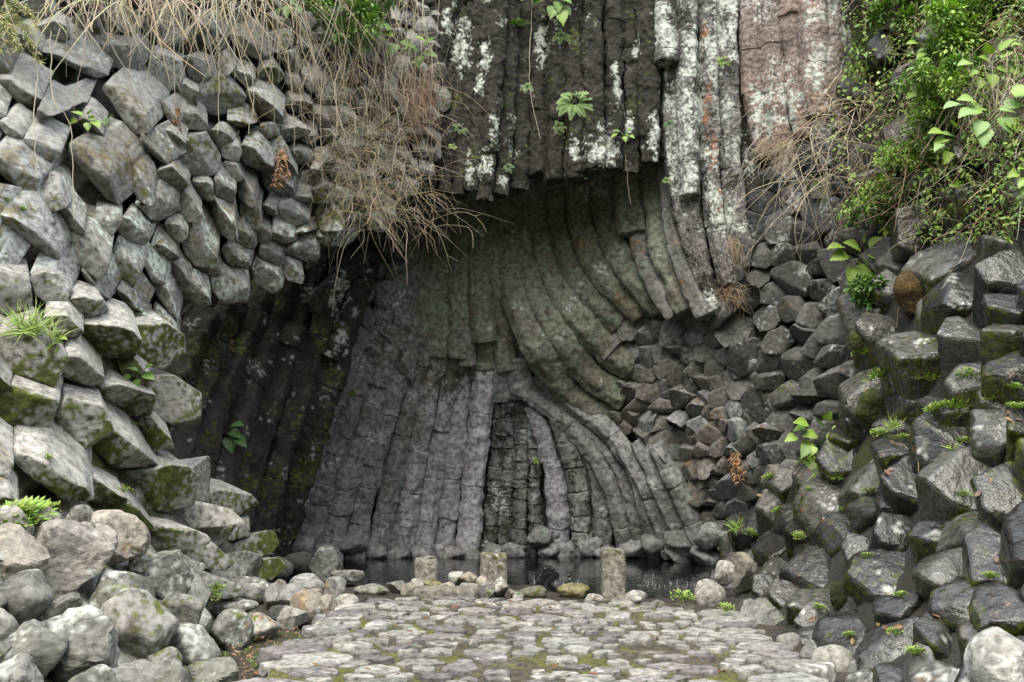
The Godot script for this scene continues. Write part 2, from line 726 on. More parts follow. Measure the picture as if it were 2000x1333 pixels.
# ---------------------------------------------------------------- leaves and stems
class Weave:
	var v := PackedVector3Array()
	var idx := PackedInt32Array()
	var col := PackedColorArray()
	func leaf(base: Vector3, dir: Vector3, up: Vector3, length: float, width: float, c: Color, droop := 0.25, segs := 3, fold := 0.15, round_ := 0.8) -> void:
		var side := dir.cross(up).normalized()
		var nn := side.cross(dir).normalized()
		var start := v.size()
		for k in segs + 1:
			var t := float(k) / segs
			var w := width * 0.5 * sin(PI * pow(clampf(t * 0.97 + 0.03, 0.0, 1.0), round_))
			var p := base + dir * length * t - nn * droop * length * t * t
			v.append(p - side * w + nn * w * fold)
			v.append(p)
			v.append(p + side * w + nn * w * fold)
			var shade := c * (0.92 + 0.16 * t)
			col.append(shade)
			col.append(c * 1.12)
			col.append(shade)
		for k in segs:
			var a := start + k * 3
			idx.append_array([a, a + 1, a + 3, a + 1, a + 4, a + 3, a + 1, a + 2, a + 4, a + 2, a + 5, a + 4])
	func tube(pts: PackedVector3Array, r0: float, r1: float, c: Color, sides := 4) -> void:
		var start := v.size()
		var n := pts.size()
		for k in n:
			var t := (pts[mini(k + 1, n - 1)] - pts[maxi(k - 1, 0)]).normalized()
			var a := t.cross(Vector3(0.31, 0.2, 0.93)).normalized()
			var b := t.cross(a)
			var r := lerpf(r0, r1, float(k) / (n - 1))
			for j in sides:
				v.append(pts[k] + (a * cos(TAU * j / sides) + b * sin(TAU * j / sides)) * r)
				col.append(c)
		for k in n - 1:
			for j in sides:
				var p := start + k * sides + j
				var q := start + k * sides + (j + 1) % sides
				idx.append_array([p, p + sides, q, q, p + sides, q + sides])
	func mesh(owner_: Node) -> ArrayMesh:
		var nrm := PackedVector3Array()
		nrm.resize(v.size())
		for t in range(0, idx.size(), 3):
			var a := v[idx[t]]
			var n := (v[idx[t + 2]] - a).cross(v[idx[t + 1]] - a)
			nrm[idx[t]] += n
			nrm[idx[t + 1]] += n
			nrm[idx[t + 2]] += n
		for i in nrm.size():
			nrm[i] = nrm[i].normalized()
		return owner_.arrays(v, nrm, idx, col)

# ---------------------------------------------------------------- materials
func noise_texture(seed_: int, freq: float, octaves: int, stops: Array, size := 512, kind := FastNoiseLite.TYPE_SIMPLEX_SMOOTH, ridged := false, gain := 0.5) -> NoiseTexture2D:
	var n := FastNoiseLite.new()
	n.seed = seed_
	n.noise_type = kind
	n.frequency = freq
	n.fractal_octaves = octaves
	n.fractal_gain = gain
	n.fractal_type = FastNoiseLite.FRACTAL_RIDGED if ridged else FastNoiseLite.FRACTAL_FBM
	var t := NoiseTexture2D.new()
	t.width = size
	t.height = size
	t.seamless = true
	t.noise = n
	if stops.size():
		var g := Gradient.new()
		g.offsets = PackedFloat32Array(stops.map(func(s): return s[0]))
		g.colors = PackedColorArray(stops.map(func(s): return s[1] if s[1] is Color else Color(s[1], s[1], s[1])))
		t.color_ramp = g
	return t

func rock_material(called: String, roughness: float, scale: float, relief: float, specks := false) -> StandardMaterial3D:
	var m := StandardMaterial3D.new()
	m.resource_name = called
	m.vertex_color_use_as_albedo = true
	m.roughness = roughness
	m.uv1_triplanar = true
	m.uv1_world_triplanar = true
	m.uv1_scale = Vector3.ONE * scale
	m.uv1_triplanar_sharpness = 4.0
	m.albedo_texture = M.grain
	m.normal_enabled = true
	m.normal_texture = M.relief
	m.normal_scale = relief
	if called == "dry basalt":
		m.detail_enabled = true
		m.detail_albedo = M.cracks
		m.detail_blend_mode = BaseMaterial3D.BLEND_MODE_MUL
		m.detail_uv_layer = BaseMaterial3D.DETAIL_UV_1
	if specks:
		m.detail_enabled = true
		m.detail_albedo = M.specks
		m.detail_blend_mode = BaseMaterial3D.BLEND_MODE_MIX
		m.detail_uv_layer = BaseMaterial3D.DETAIL_UV_1
	return m

func plain(called: String, roughness: float, backlit := Color.BLACK) -> StandardMaterial3D:
	var m := StandardMaterial3D.new()
	m.resource_name = called
	m.vertex_color_use_as_albedo = true
	m.roughness = roughness
	m.cull_mode = BaseMaterial3D.CULL_DISABLED
	if backlit != Color.BLACK:
		m.backlight_enabled = true
		m.backlight = backlit
	return m

func make_materials() -> void:
	M.grain = noise_texture(3, 0.015, 6, [[0.0, 0.42], [0.3, 0.74], [0.5, 0.92], [0.7, 1.0], [1.0, 1.0]], 1024, FastNoiseLite.TYPE_SIMPLEX_SMOOTH, false, 0.66)
	M.cracks = noise_texture(31, 0.0045, 5, [[0.0, Color(1, 1, 1, 0)], [0.8, Color(1, 1, 1, 0)], [0.9, Color(0.35, 0.33, 0.3, 0.8)], [1.0, Color(0.16, 0.15, 0.13, 1)]], 1024, FastNoiseLite.TYPE_SIMPLEX, true)
	M.relief = noise_texture(4, 0.014, 6, [], 1024, FastNoiseLite.TYPE_SIMPLEX_SMOOTH, false, 0.58)
	M.relief.as_normal_map = true
	M.relief.bump_strength = 14.0
	M.specks = noise_texture(8, 0.035, 4, [[0.0, Color(0.72, 0.74, 0.7, 0)], [0.79, Color(0.72, 0.74, 0.7, 0)], [0.81, Color(0.75, 0.77, 0.73, 0.85)], [1.0, Color(0.82, 0.84, 0.8, 0.95)]], 1024)
	M.rock = rock_material("dry basalt", 0.9, 0.6, 0.6)
	M.lichened = rock_material("lichened basalt", 0.9, 0.6, 0.6, true)
	M.cave = rock_material("cave basalt", 0.85, 0.5, 0.4)
	M.wet = rock_material("wet basalt", 0.36, 0.6, 0.8)
	M.wet.metallic_specular = 0.5
	M.wet.roughness_texture = noise_texture(21, 0.006, 4, [[0.0, 0.45], [0.45, 0.6], [0.62, 1.0], [1.0, 1.0]], 512)
	M.soil = rock_material("soil", 0.95, 0.9, 1.6)
	M.leaf = plain("leaf", 0.5, Color(0.5, 0.6, 0.2))
	M.twig = plain("dry twig", 0.8)
	M.drop = plain("splashing water", 0.15, Color(0.6, 0.6, 0.6))
	var w := StandardMaterial3D.new()
	w.resource_name = "dark pool water"
	w.albedo_color = Color(0.055, 0.06, 0.06)
	w.roughness = 0.06
	w.uv1_triplanar = true
	w.uv1_world_triplanar = true
	w.uv1_scale = Vector3(0.5, 0.5, 0.25)
	w.normal_enabled = true
	w.normal_texture = noise_texture(12, 0.02, 3, [], 512)
	w.normal_texture.as_normal_map = true
	w.normal_texture.bump_strength = 2.0
	w.normal_scale = 0.3
	M.water = w

func px_path(list: Array, fld: Field, off := 0.0, end := 99.0) -> PackedVector3Array:
	var out := PackedVector3Array()
	for i in list.size():
		var e = list[i]
		var o := off
		if end < 99.0 and list.size() > 4:
			o = lerpf(off, end, smoothstep(0.55, 1.0, float(i) / (list.size() - 1)))
		out.append(at(e[0], e[1], e[2] if e.size() > 2 else fld.d(e[0], e[1]) + o))
	return out

func stains(list: Array, d: float, c: Color) -> Array:
	return list.map(func(s): return [at(s[0], s[1], d), s[2] * d / FOCAL, s[3] * d / FOCAL, c])

func _ready() -> void:
	# ---------------------------------------------------------------- camera, sky, light
	var cam := Camera3D.new()
	cam.name = "camera"
	cam.fov = rad_to_deg(2.0 * atan(666.5 / FOCAL))
	cam.near = 0.05
	cam.far = 400.0
	cam.position = Vector3(0, EYE, 0)
	cam.rotation.x = PITCH
	cam.current = true
	add_child(cam)
	var env := Environment.new()
	env.background_mode = Environment.BG_SKY
	var sm := ProceduralSkyMaterial.new()
	sm.sky_top_color = Color(0.86, 0.9, 0.95)
	sm.sky_horizon_color = Color(0.84, 0.88, 0.9)
	sm.sky_curve = 0.25
	sm.ground_bottom_color = Color(0.2, 0.2, 0.17)
	sm.ground_horizon_color = Color(0.3, 0.32, 0.28)
	sm.sun_angle_max = 1.0
	var sky := Sky.new()
	sky.sky_material = sm
	env.sky = sky
	env.tonemap_mode = Environment.TONE_MAPPER_LINEAR
	env.tonemap_exposure = 4.0
	env.sdfgi_enabled = true
	env.ssao_enabled = true
	env.ssil_enabled = true
	var we := WorldEnvironment.new()
	we.name = "environment"
	we.environment = env
	add_child(we)
	var sun := DirectionalLight3D.new()
	sun.name = "overcast_sun"
	sun.light_energy = 0.45
	sun.light_angular_distance = 40.0
	sun.light_color = Color(1.0, 0.98, 0.94)
	sun.shadow_enabled = true
	sun.rotation_degrees = Vector3(-57, -14, 0)
	add_child(sun)

	rng.seed = 7
	for e in [[n_big, 0.35, 3, 11], [n_mid, 2.4, 3, 12], [n_fine, 10.5, 2, 13]]:
		e[0].noise_type = FastNoiseLite.TYPE_SIMPLEX_SMOOTH
		e[0].frequency = e[1]
		e[0].fractal_octaves = e[2]
		e[0].seed = e[3]
	make_materials()
	build_cave()
	build_curtain()
	build_left()
	build_right()
	build_floor()
	build_wall()
	build_rocks()
	build_posts()
	build_plants()

# ---------------------------------------------------------------- the cave
func build_cave() -> void:
	var wall := setting("cave_wall")
	var fld := Field.new([[540, 1085, 17.2], [700, 1085, 18.3], [950, 1085, 18.5], [1200, 1085, 18.5], [1330, 1085, 17.6], [1450, 1050, 16.0], [650, 800, 17.2], [850, 800, 17.95], [1000, 780, 18.1], [1200, 800, 17.7],
		[700, 620, 17.0], [900, 650, 17.6], [1050, 700, 17.6], [1200, 650, 17.2], [1350, 700, 16.3], [1450, 850, 15.4], [900, 400, 17.6], [1100, 400, 17.8], [1300, 400, 16.4], [1370, 560, 15.8], [1300, 900, 17.0], [1500, 700, 14.9]])
	fields.cave = fld
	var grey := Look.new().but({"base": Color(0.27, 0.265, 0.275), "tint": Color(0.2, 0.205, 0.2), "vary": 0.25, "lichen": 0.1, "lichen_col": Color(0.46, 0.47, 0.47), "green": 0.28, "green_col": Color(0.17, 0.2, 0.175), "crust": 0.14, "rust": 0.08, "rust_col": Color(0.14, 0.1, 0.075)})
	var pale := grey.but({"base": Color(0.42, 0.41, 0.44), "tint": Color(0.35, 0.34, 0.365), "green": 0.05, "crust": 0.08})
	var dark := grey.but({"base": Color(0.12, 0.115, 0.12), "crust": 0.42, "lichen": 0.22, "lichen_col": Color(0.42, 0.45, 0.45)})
	var green := grey.but({"base": Color(0.18, 0.185, 0.145), "tint": Color(0.16, 0.145, 0.115), "green": 0.6, "green_col": Color(0.175, 0.205, 0.15), "lichen": 0.03, "crust": 0.12, "crust_col": Color(0.06, 0.05, 0.04), "rust": 0.12, "rust_col": Color(0.14, 0.095, 0.06)})
	var orange := green.but({"green": 0.4, "rust": 0.3, "rust_col": Color(0.19, 0.135, 0.06)})
	var brown := grey.but({"base": Color(0.19, 0.172, 0.158), "tint": Color(0.165, 0.158, 0.15), "green": 0.2, "lichen": 0.06, "rust": 0.22, "rust_col": Color(0.2, 0.125, 0.06), "crust": 0.1})
	# brown and green films that cover the upper part of the fan
	var film := stains([[760, 660, 130, 90], [860, 730, 60, 60]], 17.6, Color(0.15, 0.13, 0.11)) + stains([[690, 780, 60, 90], [800, 820, 40, 60]], 17.5, Color(0.17, 0.18, 0.155))
	grey.spots = film
	pale.spots = film
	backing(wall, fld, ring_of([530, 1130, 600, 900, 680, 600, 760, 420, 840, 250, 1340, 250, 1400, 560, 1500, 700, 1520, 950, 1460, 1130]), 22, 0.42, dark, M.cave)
	# lower fan: [path, width in pixels of survey, joint spacing, look]
	var lower := [
		[[[548, 1095], [592, 930], [645, 790], [690, 670]], 50, 0.6, grey], [[[592, 1095], [636, 930], [686, 800], [738, 660]], 52, 0.5, grey], [[[640, 1095], [680, 925], [724, 790], [775, 640]], 50, 0.45, grey],
		[[[688, 1095], [722, 920], [762, 790], [810, 640]], 48, 0.5, grey], [[[735, 1095], [766, 920], [798, 790], [838, 650]], 46, 0.7, grey], [[[782, 1095], [806, 930], [830, 800], [862, 660]], 46, 0.9, pale],
		[[[824, 1095], [845, 930], [866, 800], [888, 690]], 42, 1.3, pale], [[[868, 1095], [884, 930], [900, 800], [910, 700]], 44, 0.9, pale], [[[912, 1092], [925, 930], [940, 800], [948, 700]], 46, 1.6, pale],
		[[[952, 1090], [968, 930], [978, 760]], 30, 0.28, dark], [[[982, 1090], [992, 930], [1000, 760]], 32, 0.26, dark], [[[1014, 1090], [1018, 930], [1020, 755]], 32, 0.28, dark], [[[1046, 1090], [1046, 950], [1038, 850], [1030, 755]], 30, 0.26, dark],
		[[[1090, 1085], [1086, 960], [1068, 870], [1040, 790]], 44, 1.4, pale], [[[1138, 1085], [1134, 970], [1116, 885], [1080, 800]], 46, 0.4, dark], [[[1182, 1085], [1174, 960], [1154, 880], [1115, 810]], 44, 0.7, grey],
	]
	for c in lower:
		var pts := px_path(c[0], fld, rng.randf_range(-0.1, 0.1))
		part("basalt_column", column(pts, c[1] * 18.2 / FOCAL * 1.02, c[1] * 17.9 / FOCAL * 0.99, Vector3(0, 0, 1), 0.85, c[2], 0.14 if c[2] < 0.45 else 0.05, 0.025 if c[2] < 0.45 else 0.02, 0.042, 0.05, c[3], rng.randf_range(0.85, 1.12)), M.cave, wall)
	var ribs := [
		[[[1004, 752], [1070, 800], [1140, 862], [1184, 935], [1212, 1020], [1226, 1092]], 34, 0.8, grey], [[[1024, 738], [1096, 798], [1168, 858], [1214, 932], [1242, 1015], [1256, 1092]], 34, 1.0, grey], [[[1050, 730], [1124, 796], [1200, 856], [1246, 930], [1272, 1010], [1288, 1090]], 36, 0.9, grey],
		[[[1215, 870], [1262, 955], [1296, 1040], [1312, 1088]], 34, 0.7, grey], [[[1245, 862], [1292, 950], [1328, 1035], [1344, 1084]], 36, 0.8, grey], [[[1280, 868], [1326, 950], [1362, 1030], [1376, 1078]], 36, 0.6, grey],
	]
	for c in ribs:
		part("basalt_column", column(px_path(c[0], fld, rng.randf_range(-0.2, -0.02)), c[1] * 17.6 / FOCAL * 1.05, c[1] * 17.6 / FOCAL * 1.2, Vector3(0, 0, 1), 0.9, c[2], 0.05, 0.015, 0.042, 0.045, c[3], rng.randf_range(0.85, 1.08)), M.cave, wall)
	# upper fan hanging from the roof, sweeping out to the right
	var upper := [
		[[[800, 330], [790, 480], [765, 580], [720, 690]], 40, brown, 0.1], [[[828, 310], [818, 480], [795, 590], [755, 690]], 40, brown, 0.05], [[[856, 300], [846, 480], [828, 600], [800, 700]], 40, green, -0.02], [[[882, 300], [872, 480], [862, 600], [848, 700]], 38, green, -0.1],
		[[[912, 280], [905, 450], [900, 560], [900, 700]], 44, green, -0.26], [[[942, 280], [934, 450], [936, 560], [948, 668]], 42, green, -0.4], [[[966, 280], [958, 440], [966, 560], [988, 650], [1004, 700]], 40, green, -0.36],
		[[[990, 280], [982, 430], [998, 560], [1045, 670], [1110, 765], [1195, 818]], 46, green, -0.42], [[[1018, 280], [1012, 430], [1032, 550], [1085, 650], [1150, 730], [1225, 775]], 46, green, -0.4], [[[1050, 280], [1046, 420], [1068, 530], [1118, 615], [1180, 680], [1235, 715]], 48, green, -0.36],
		[[[1088, 280], [1088, 410], [1108, 505], [1158, 580], [1215, 630]], 52, green, -0.32], [[[1130, 280], [1134, 410], [1156, 495], [1208, 560], [1262, 610]], 52, orange, -0.38], [[[1178, 270], [1184, 400], [1204, 480], [1256, 552], [1300, 600]], 52, green, -0.32], [[[1228, 260], [1232, 390], [1240, 458]], 46, green, -0.45],
		[[[1252, 430], [1266, 500], [1296, 560], [1335, 610]], 48, brown, -0.25], [[[1274, 250], [1282, 400], [1304, 500], [1352, 605]], 44, green, -0.3], [[[1312, 250], [1318, 400], [1342, 510], [1390, 615]], 46, brown, -0.4],
	]
	for c in upper:
		part("basalt_column", column(px_path(c[0], fld, c[3], 0.12), c[1] * 17.0 / FOCAL * 1.1, c[1] * 17.0 / FOCAL * 1.4, Vector3(-0.1, -0.1, 1), 0.55, 2.2, 0.03, 0.012, 0.045, 0.045, c[2], rng.randf_range(0.88, 1.1)), M.cave, wall)
	# slabs of the middle tier, broken off in steps
	var slabs := [
		[[[905, 640], [912, 716]], 40, brown, -0.3], [[[945, 655], [948, 722]], 38, green, -0.22], [[[980, 660], [990, 724]], 38, green, -0.2], [[[930, 700], [936, 742]], 44, grey, -0.12], [[[972, 700], [976, 782]], 44, grey, -0.1], [[[1012, 700], [1012, 778]], 42, grey, -0.1],
	]
	for c in slabs:
		part("basalt_column", column(px_path(c[0], fld, c[3]), c[1] * 17.4 / FOCAL * 1.15, c[1] * 17.4 / FOCAL * 1.1, Vector3(0, 0.1, 1), 0.5, 1.2, 0.04, 0.01, 0.045, 0.035, c[2], rng.randf_range(0.9, 1.1)), M.cave, wall)
	# the right flank: column ends like scales
	face_of_columns(wall, "column_end", fld, PackedVector2Array([Vector2(1090, 590), Vector2(1200, 560), Vector2(1300, 580), Vector2(1400, 600), Vector2(1490, 750), Vector2(1500, 900), Vector2(1450, 1000), Vector2(1420, 1085), Vector2(1310, 1080), Vector2(1330, 980), Vector2(1280, 880), Vector2(1200, 830), Vector2(1190, 760), Vector2(1140, 700)]),
		func(p: Vector2): return lerpf(42.0, 29.0, smoothstep(600.0, 760.0, p.y)), [], func(p: Vector2): return Vector3(-0.6, -0.36, 0.72), {"look": func(p: Vector2): return brown if rng.randf() < 0.7 else grey, "mat": M.cave, "prot": 0.9, "tilt": 0.3, "stray": 0.05, "sp": 0.036, "gap": 1.1, "tries": 8000})
	face_of_columns(wall, "column_end", fld, ring_of([690, 560, 760, 520, 840, 560, 880, 640, 840, 700, 760, 700, 680, 690]), func(p: Vector2): return 40.0, [], func(p: Vector2): return Vector3(0.1, -0.6, 0.8), {"look": brown, "mat": M.cave, "prot": 1.0, "tilt": 0.4, "sp": 0.04, "gap": 1.03})
	# blocks along the foot of the fan
	for e in [[590, 1085, 34], [640, 1090, 30], [690, 1070, 36], [730, 1085, 28], [780, 1094, 26], [830, 1092, 26], [880, 1090, 24], [1050, 1060, 26], [1070, 1085, 26], [1110, 1088, 26], [1150, 1075, 24], [1185, 1088, 24], [1240, 1078, 26], [1290, 1070, 34], [1340, 1060, 36], [1390, 1050, 36], [1330, 1092, 30], [1385, 1098, 34], [1000, 1090, 24], [960, 1092, 24], [920, 1094, 22], [1430, 1080, 32]]:
		var d := fld.d(e[0], e[1]) - 0.25
		var o := part("foot_block", stone(Vector3(e[2] * 1.2, e[2] * 0.9, e[2]) * d / FOCAL, 0.7, 11, 8, 0.03, grey, rng.randf_range(0.8, 1.0)), M.cave, wall)
		o.position = at(e[0], e[1] - 8, d)
	# roof of the cave, from the lip of the curtain to the back
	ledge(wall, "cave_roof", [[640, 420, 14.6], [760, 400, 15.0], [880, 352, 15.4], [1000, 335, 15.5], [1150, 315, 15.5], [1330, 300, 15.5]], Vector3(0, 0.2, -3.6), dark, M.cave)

# ---------------------------------------------------------------- the curtain of columns over the cave and the cliff to its right
func build_curtain() -> void:
	var cliff := setting("cliff")
	var d0 := 15.5
	var white := Color(0.52, 0.55, 0.5)
	var marks := stains([[903, 80, 22, 60], [947, 118, 13, 42], [937, 180, 11, 22], [1058, 85, 13, 55], [967, 268, 10, 36], [947, 338, 15, 32], [917, 331, 8, 45], [981, 363, 9, 14], [1171, 293, 36, 38], [1122, 293, 11, 30], [1206, 178, 8, 28], [1245, 92, 8, 22], [1199, 134, 7, 15], [1279, 268, 17, 45], [1295, 85, 10, 60],
		[1300, 96, 18, 36], [1348, 112, 18, 60], [1334, 256, 17, 62], [1364, 240, 12, 70], [1344, 352, 17, 34], [1400, 60, 11, 70], [1424, 52, 10, 70], [1392, 132, 15, 60], [875, 40, 10, 30], [1155, 310, 14, 22], [1230, 240, 8, 24]], d0 - 0.15, white)
	var redmarks := stains([[1372, 80, 6, 30], [1376, 250, 6, 60], [1390, 300, 8, 42], [1402, 420, 7, 40], [1380, 190, 5, 30]], d0 - 0.15, Color(0.27, 0.12, 0.06))
	var moss := Look.new().but({"base": Color(0.055, 0.048, 0.041), "tint": Color(0.042, 0.037, 0.03), "vary": 0.5, "crust": 0.74, "crust_col": Color(0.022, 0.018, 0.012), "moss": 0.12, "moss_col": Color(0.035, 0.05, 0.01), "lichen": 0.07, "lichen_col": Color(0.4, 0.43, 0.39), "spots": marks})
	var speck := moss.but({"base": Color(0.17, 0.16, 0.155), "tint": Color(0.14, 0.125, 0.12), "crust": 0.38, "moss": 0.0, "lichen": 0.36, "lichen_col": white, "spots": marks + redmarks})
	var white2 := stains([[1576, 62, 26, 18], [1636, 80, 22, 45], [1576, 165, 20, 50], [1476, 212, 14, 50], [1532, 215, 24, 46], [1544, 320, 20, 35], [1500, 230, 14, 40], [1610, 40, 20, 40]], 15.1, white)
	var red := speck.but({"base": Color(0.22, 0.155, 0.13), "tint": Color(0.2, 0.155, 0.14), "crust": 0.06, "lichen": 0.24, "lichen_col": Color(0.5, 0.49, 0.47), "spots": white2})
	var fld := Field.new([[600, -300, 15.6], [900, 380, 15.4], [1300, 330, 15.5], [1300, -300, 15.6], [1700, -300, 14.9], [1480, 300, 15.35], [1440, 520, 15.3], [1650, 200, 14.8], [1380, 560, 15.4]])
	fields.curtain = fld
	backing(cliff, fld, ring_of([820, -300, 1330, -300, 1330, 318, 1150, 325, 1000, 340, 900, 355, 740, 430, 760, 300]), 22, 0.2, moss, M.rock)
	backing(cliff, fld, ring_of([1310, -300, 1740, -300, 1700, 200, 1560, 420, 1440, 560, 1400, 620, 1360, 560, 1310, 330]), 22, 0.3, moss, M.rock)
	# hanging columns: bottom x and y, width, lean of the top, forward offset
	var list := [[722, 452, 40, 130, 0.0], [760, 430, 40, 120, 0.1], [798, 412, 40, 105, 0.0], [832, 390, 38, 95, 0.1], [866, 372, 38, 80, 0.05], [895, 392, 34, 62, -0.1], [922, 378, 32, 52, -0.2], [947, 388, 34, 44, -0.28], [978, 372, 36, 30, -0.1], [1010, 362, 40, 18, 0.05], [1048, 350, 42, 10, 0.08], [1085, 345, 42, 4, 0.0],
		[1122, 340, 40, 0, -0.1], [1160, 336, 44, -2, -0.18], [1198, 338, 40, -4, -0.08], [1234, 330, 38, -4, 0.0], [1270, 322, 44, -6, -0.12]]
	for c in list:
		var lip := rng.randf_range(-10, 12)
		var pts := PackedVector3Array()
		for k in 4:
			var y: float = lerpf(-280.0, c[1] + lip, k / 3.0)
			var x: float = c[0] + c[3] * (1.0 - k / 3.0) * 1.3
			pts.append(at(x, y, fld.d(x, y) + c[4] * 1.4))
		part("hanging_column", column(pts, c[2] * d0 / FOCAL * 1.12, c[2] * d0 / FOCAL * 1.08, Vector3(0, 0, 1), 0.85, 1.6, 0.03, 0.025, 0.028, 0.06, moss, rng.randf_range(0.85, 1.1)), M.rock, cliff)
	# columns that run on down to the right of the cave mouth: [path, width, look, offset]
	var right := [
		[[[1305, -280], [1303, 0], [1303, 125]], 46, speck, -0.25], [[[1310, 60], [1312, 240], [1318, 330], [1348, 480], [1392, 600]], 42, speck, 0.05], [[[1342, -280], [1344, 0], [1346, 200], [1348, 382]], 40, speck, -0.25], [[[1350, 370], [1356, 460], [1378, 560], [1400, 610]], 38, speck, -0.02],
		[[[1382, -280], [1384, 0], [1388, 250], [1398, 420], [1424, 560]], 40, speck, -0.15], [[[1418, -280], [1420, 0], [1424, 250], [1436, 420], [1462, 520]], 42, speck, -0.08], [[[1446, -280], [1446, 0], [1456, 250], [1482, 420], [1500, 480]], 34, moss, 0.1],
		[[[1470, -280], [1466, 0], [1476, 190], [1496, 300]], 44, red, -0.12], [[[1510, -280], [1506, 0], [1516, 180], [1536, 310]], 46, red, -0.02], [[[1506, 60], [1512, 200], [1530, 300], [1560, 420]], 42, red, -0.2], [[[1554, -280], [1548, 0], [1556, 160], [1576, 270]], 46, red, -0.1],
		[[[1592, -280], [1586, 0], [1590, 130], [1600, 230]], 50, red, -0.22], [[[1560, 90], [1566, 200], [1580, 300], [1600, 380]], 40, speck, 0.0], [[[1636, -280], [1628, 0], [1630, 120], [1640, 260]], 46, red, -0.1], [[[1680, -280], [1670, 0], [1672, 200], [1690, 330]], 46, speck, 0.0],
	]
	for c in right:
		var pts := px_path(c[0], fld, c[3])
		part("basalt_column", column(pts, c[1] * d0 / FOCAL * 1.12, c[1] * d0 / FOCAL * 1.16, Vector3(-0.1, 0, 1), 0.85, 0.9, 0.05, 0.018, 0.028, 0.035, c[2], rng.randf_range(0.88, 1.12)), M.lichened, cliff)

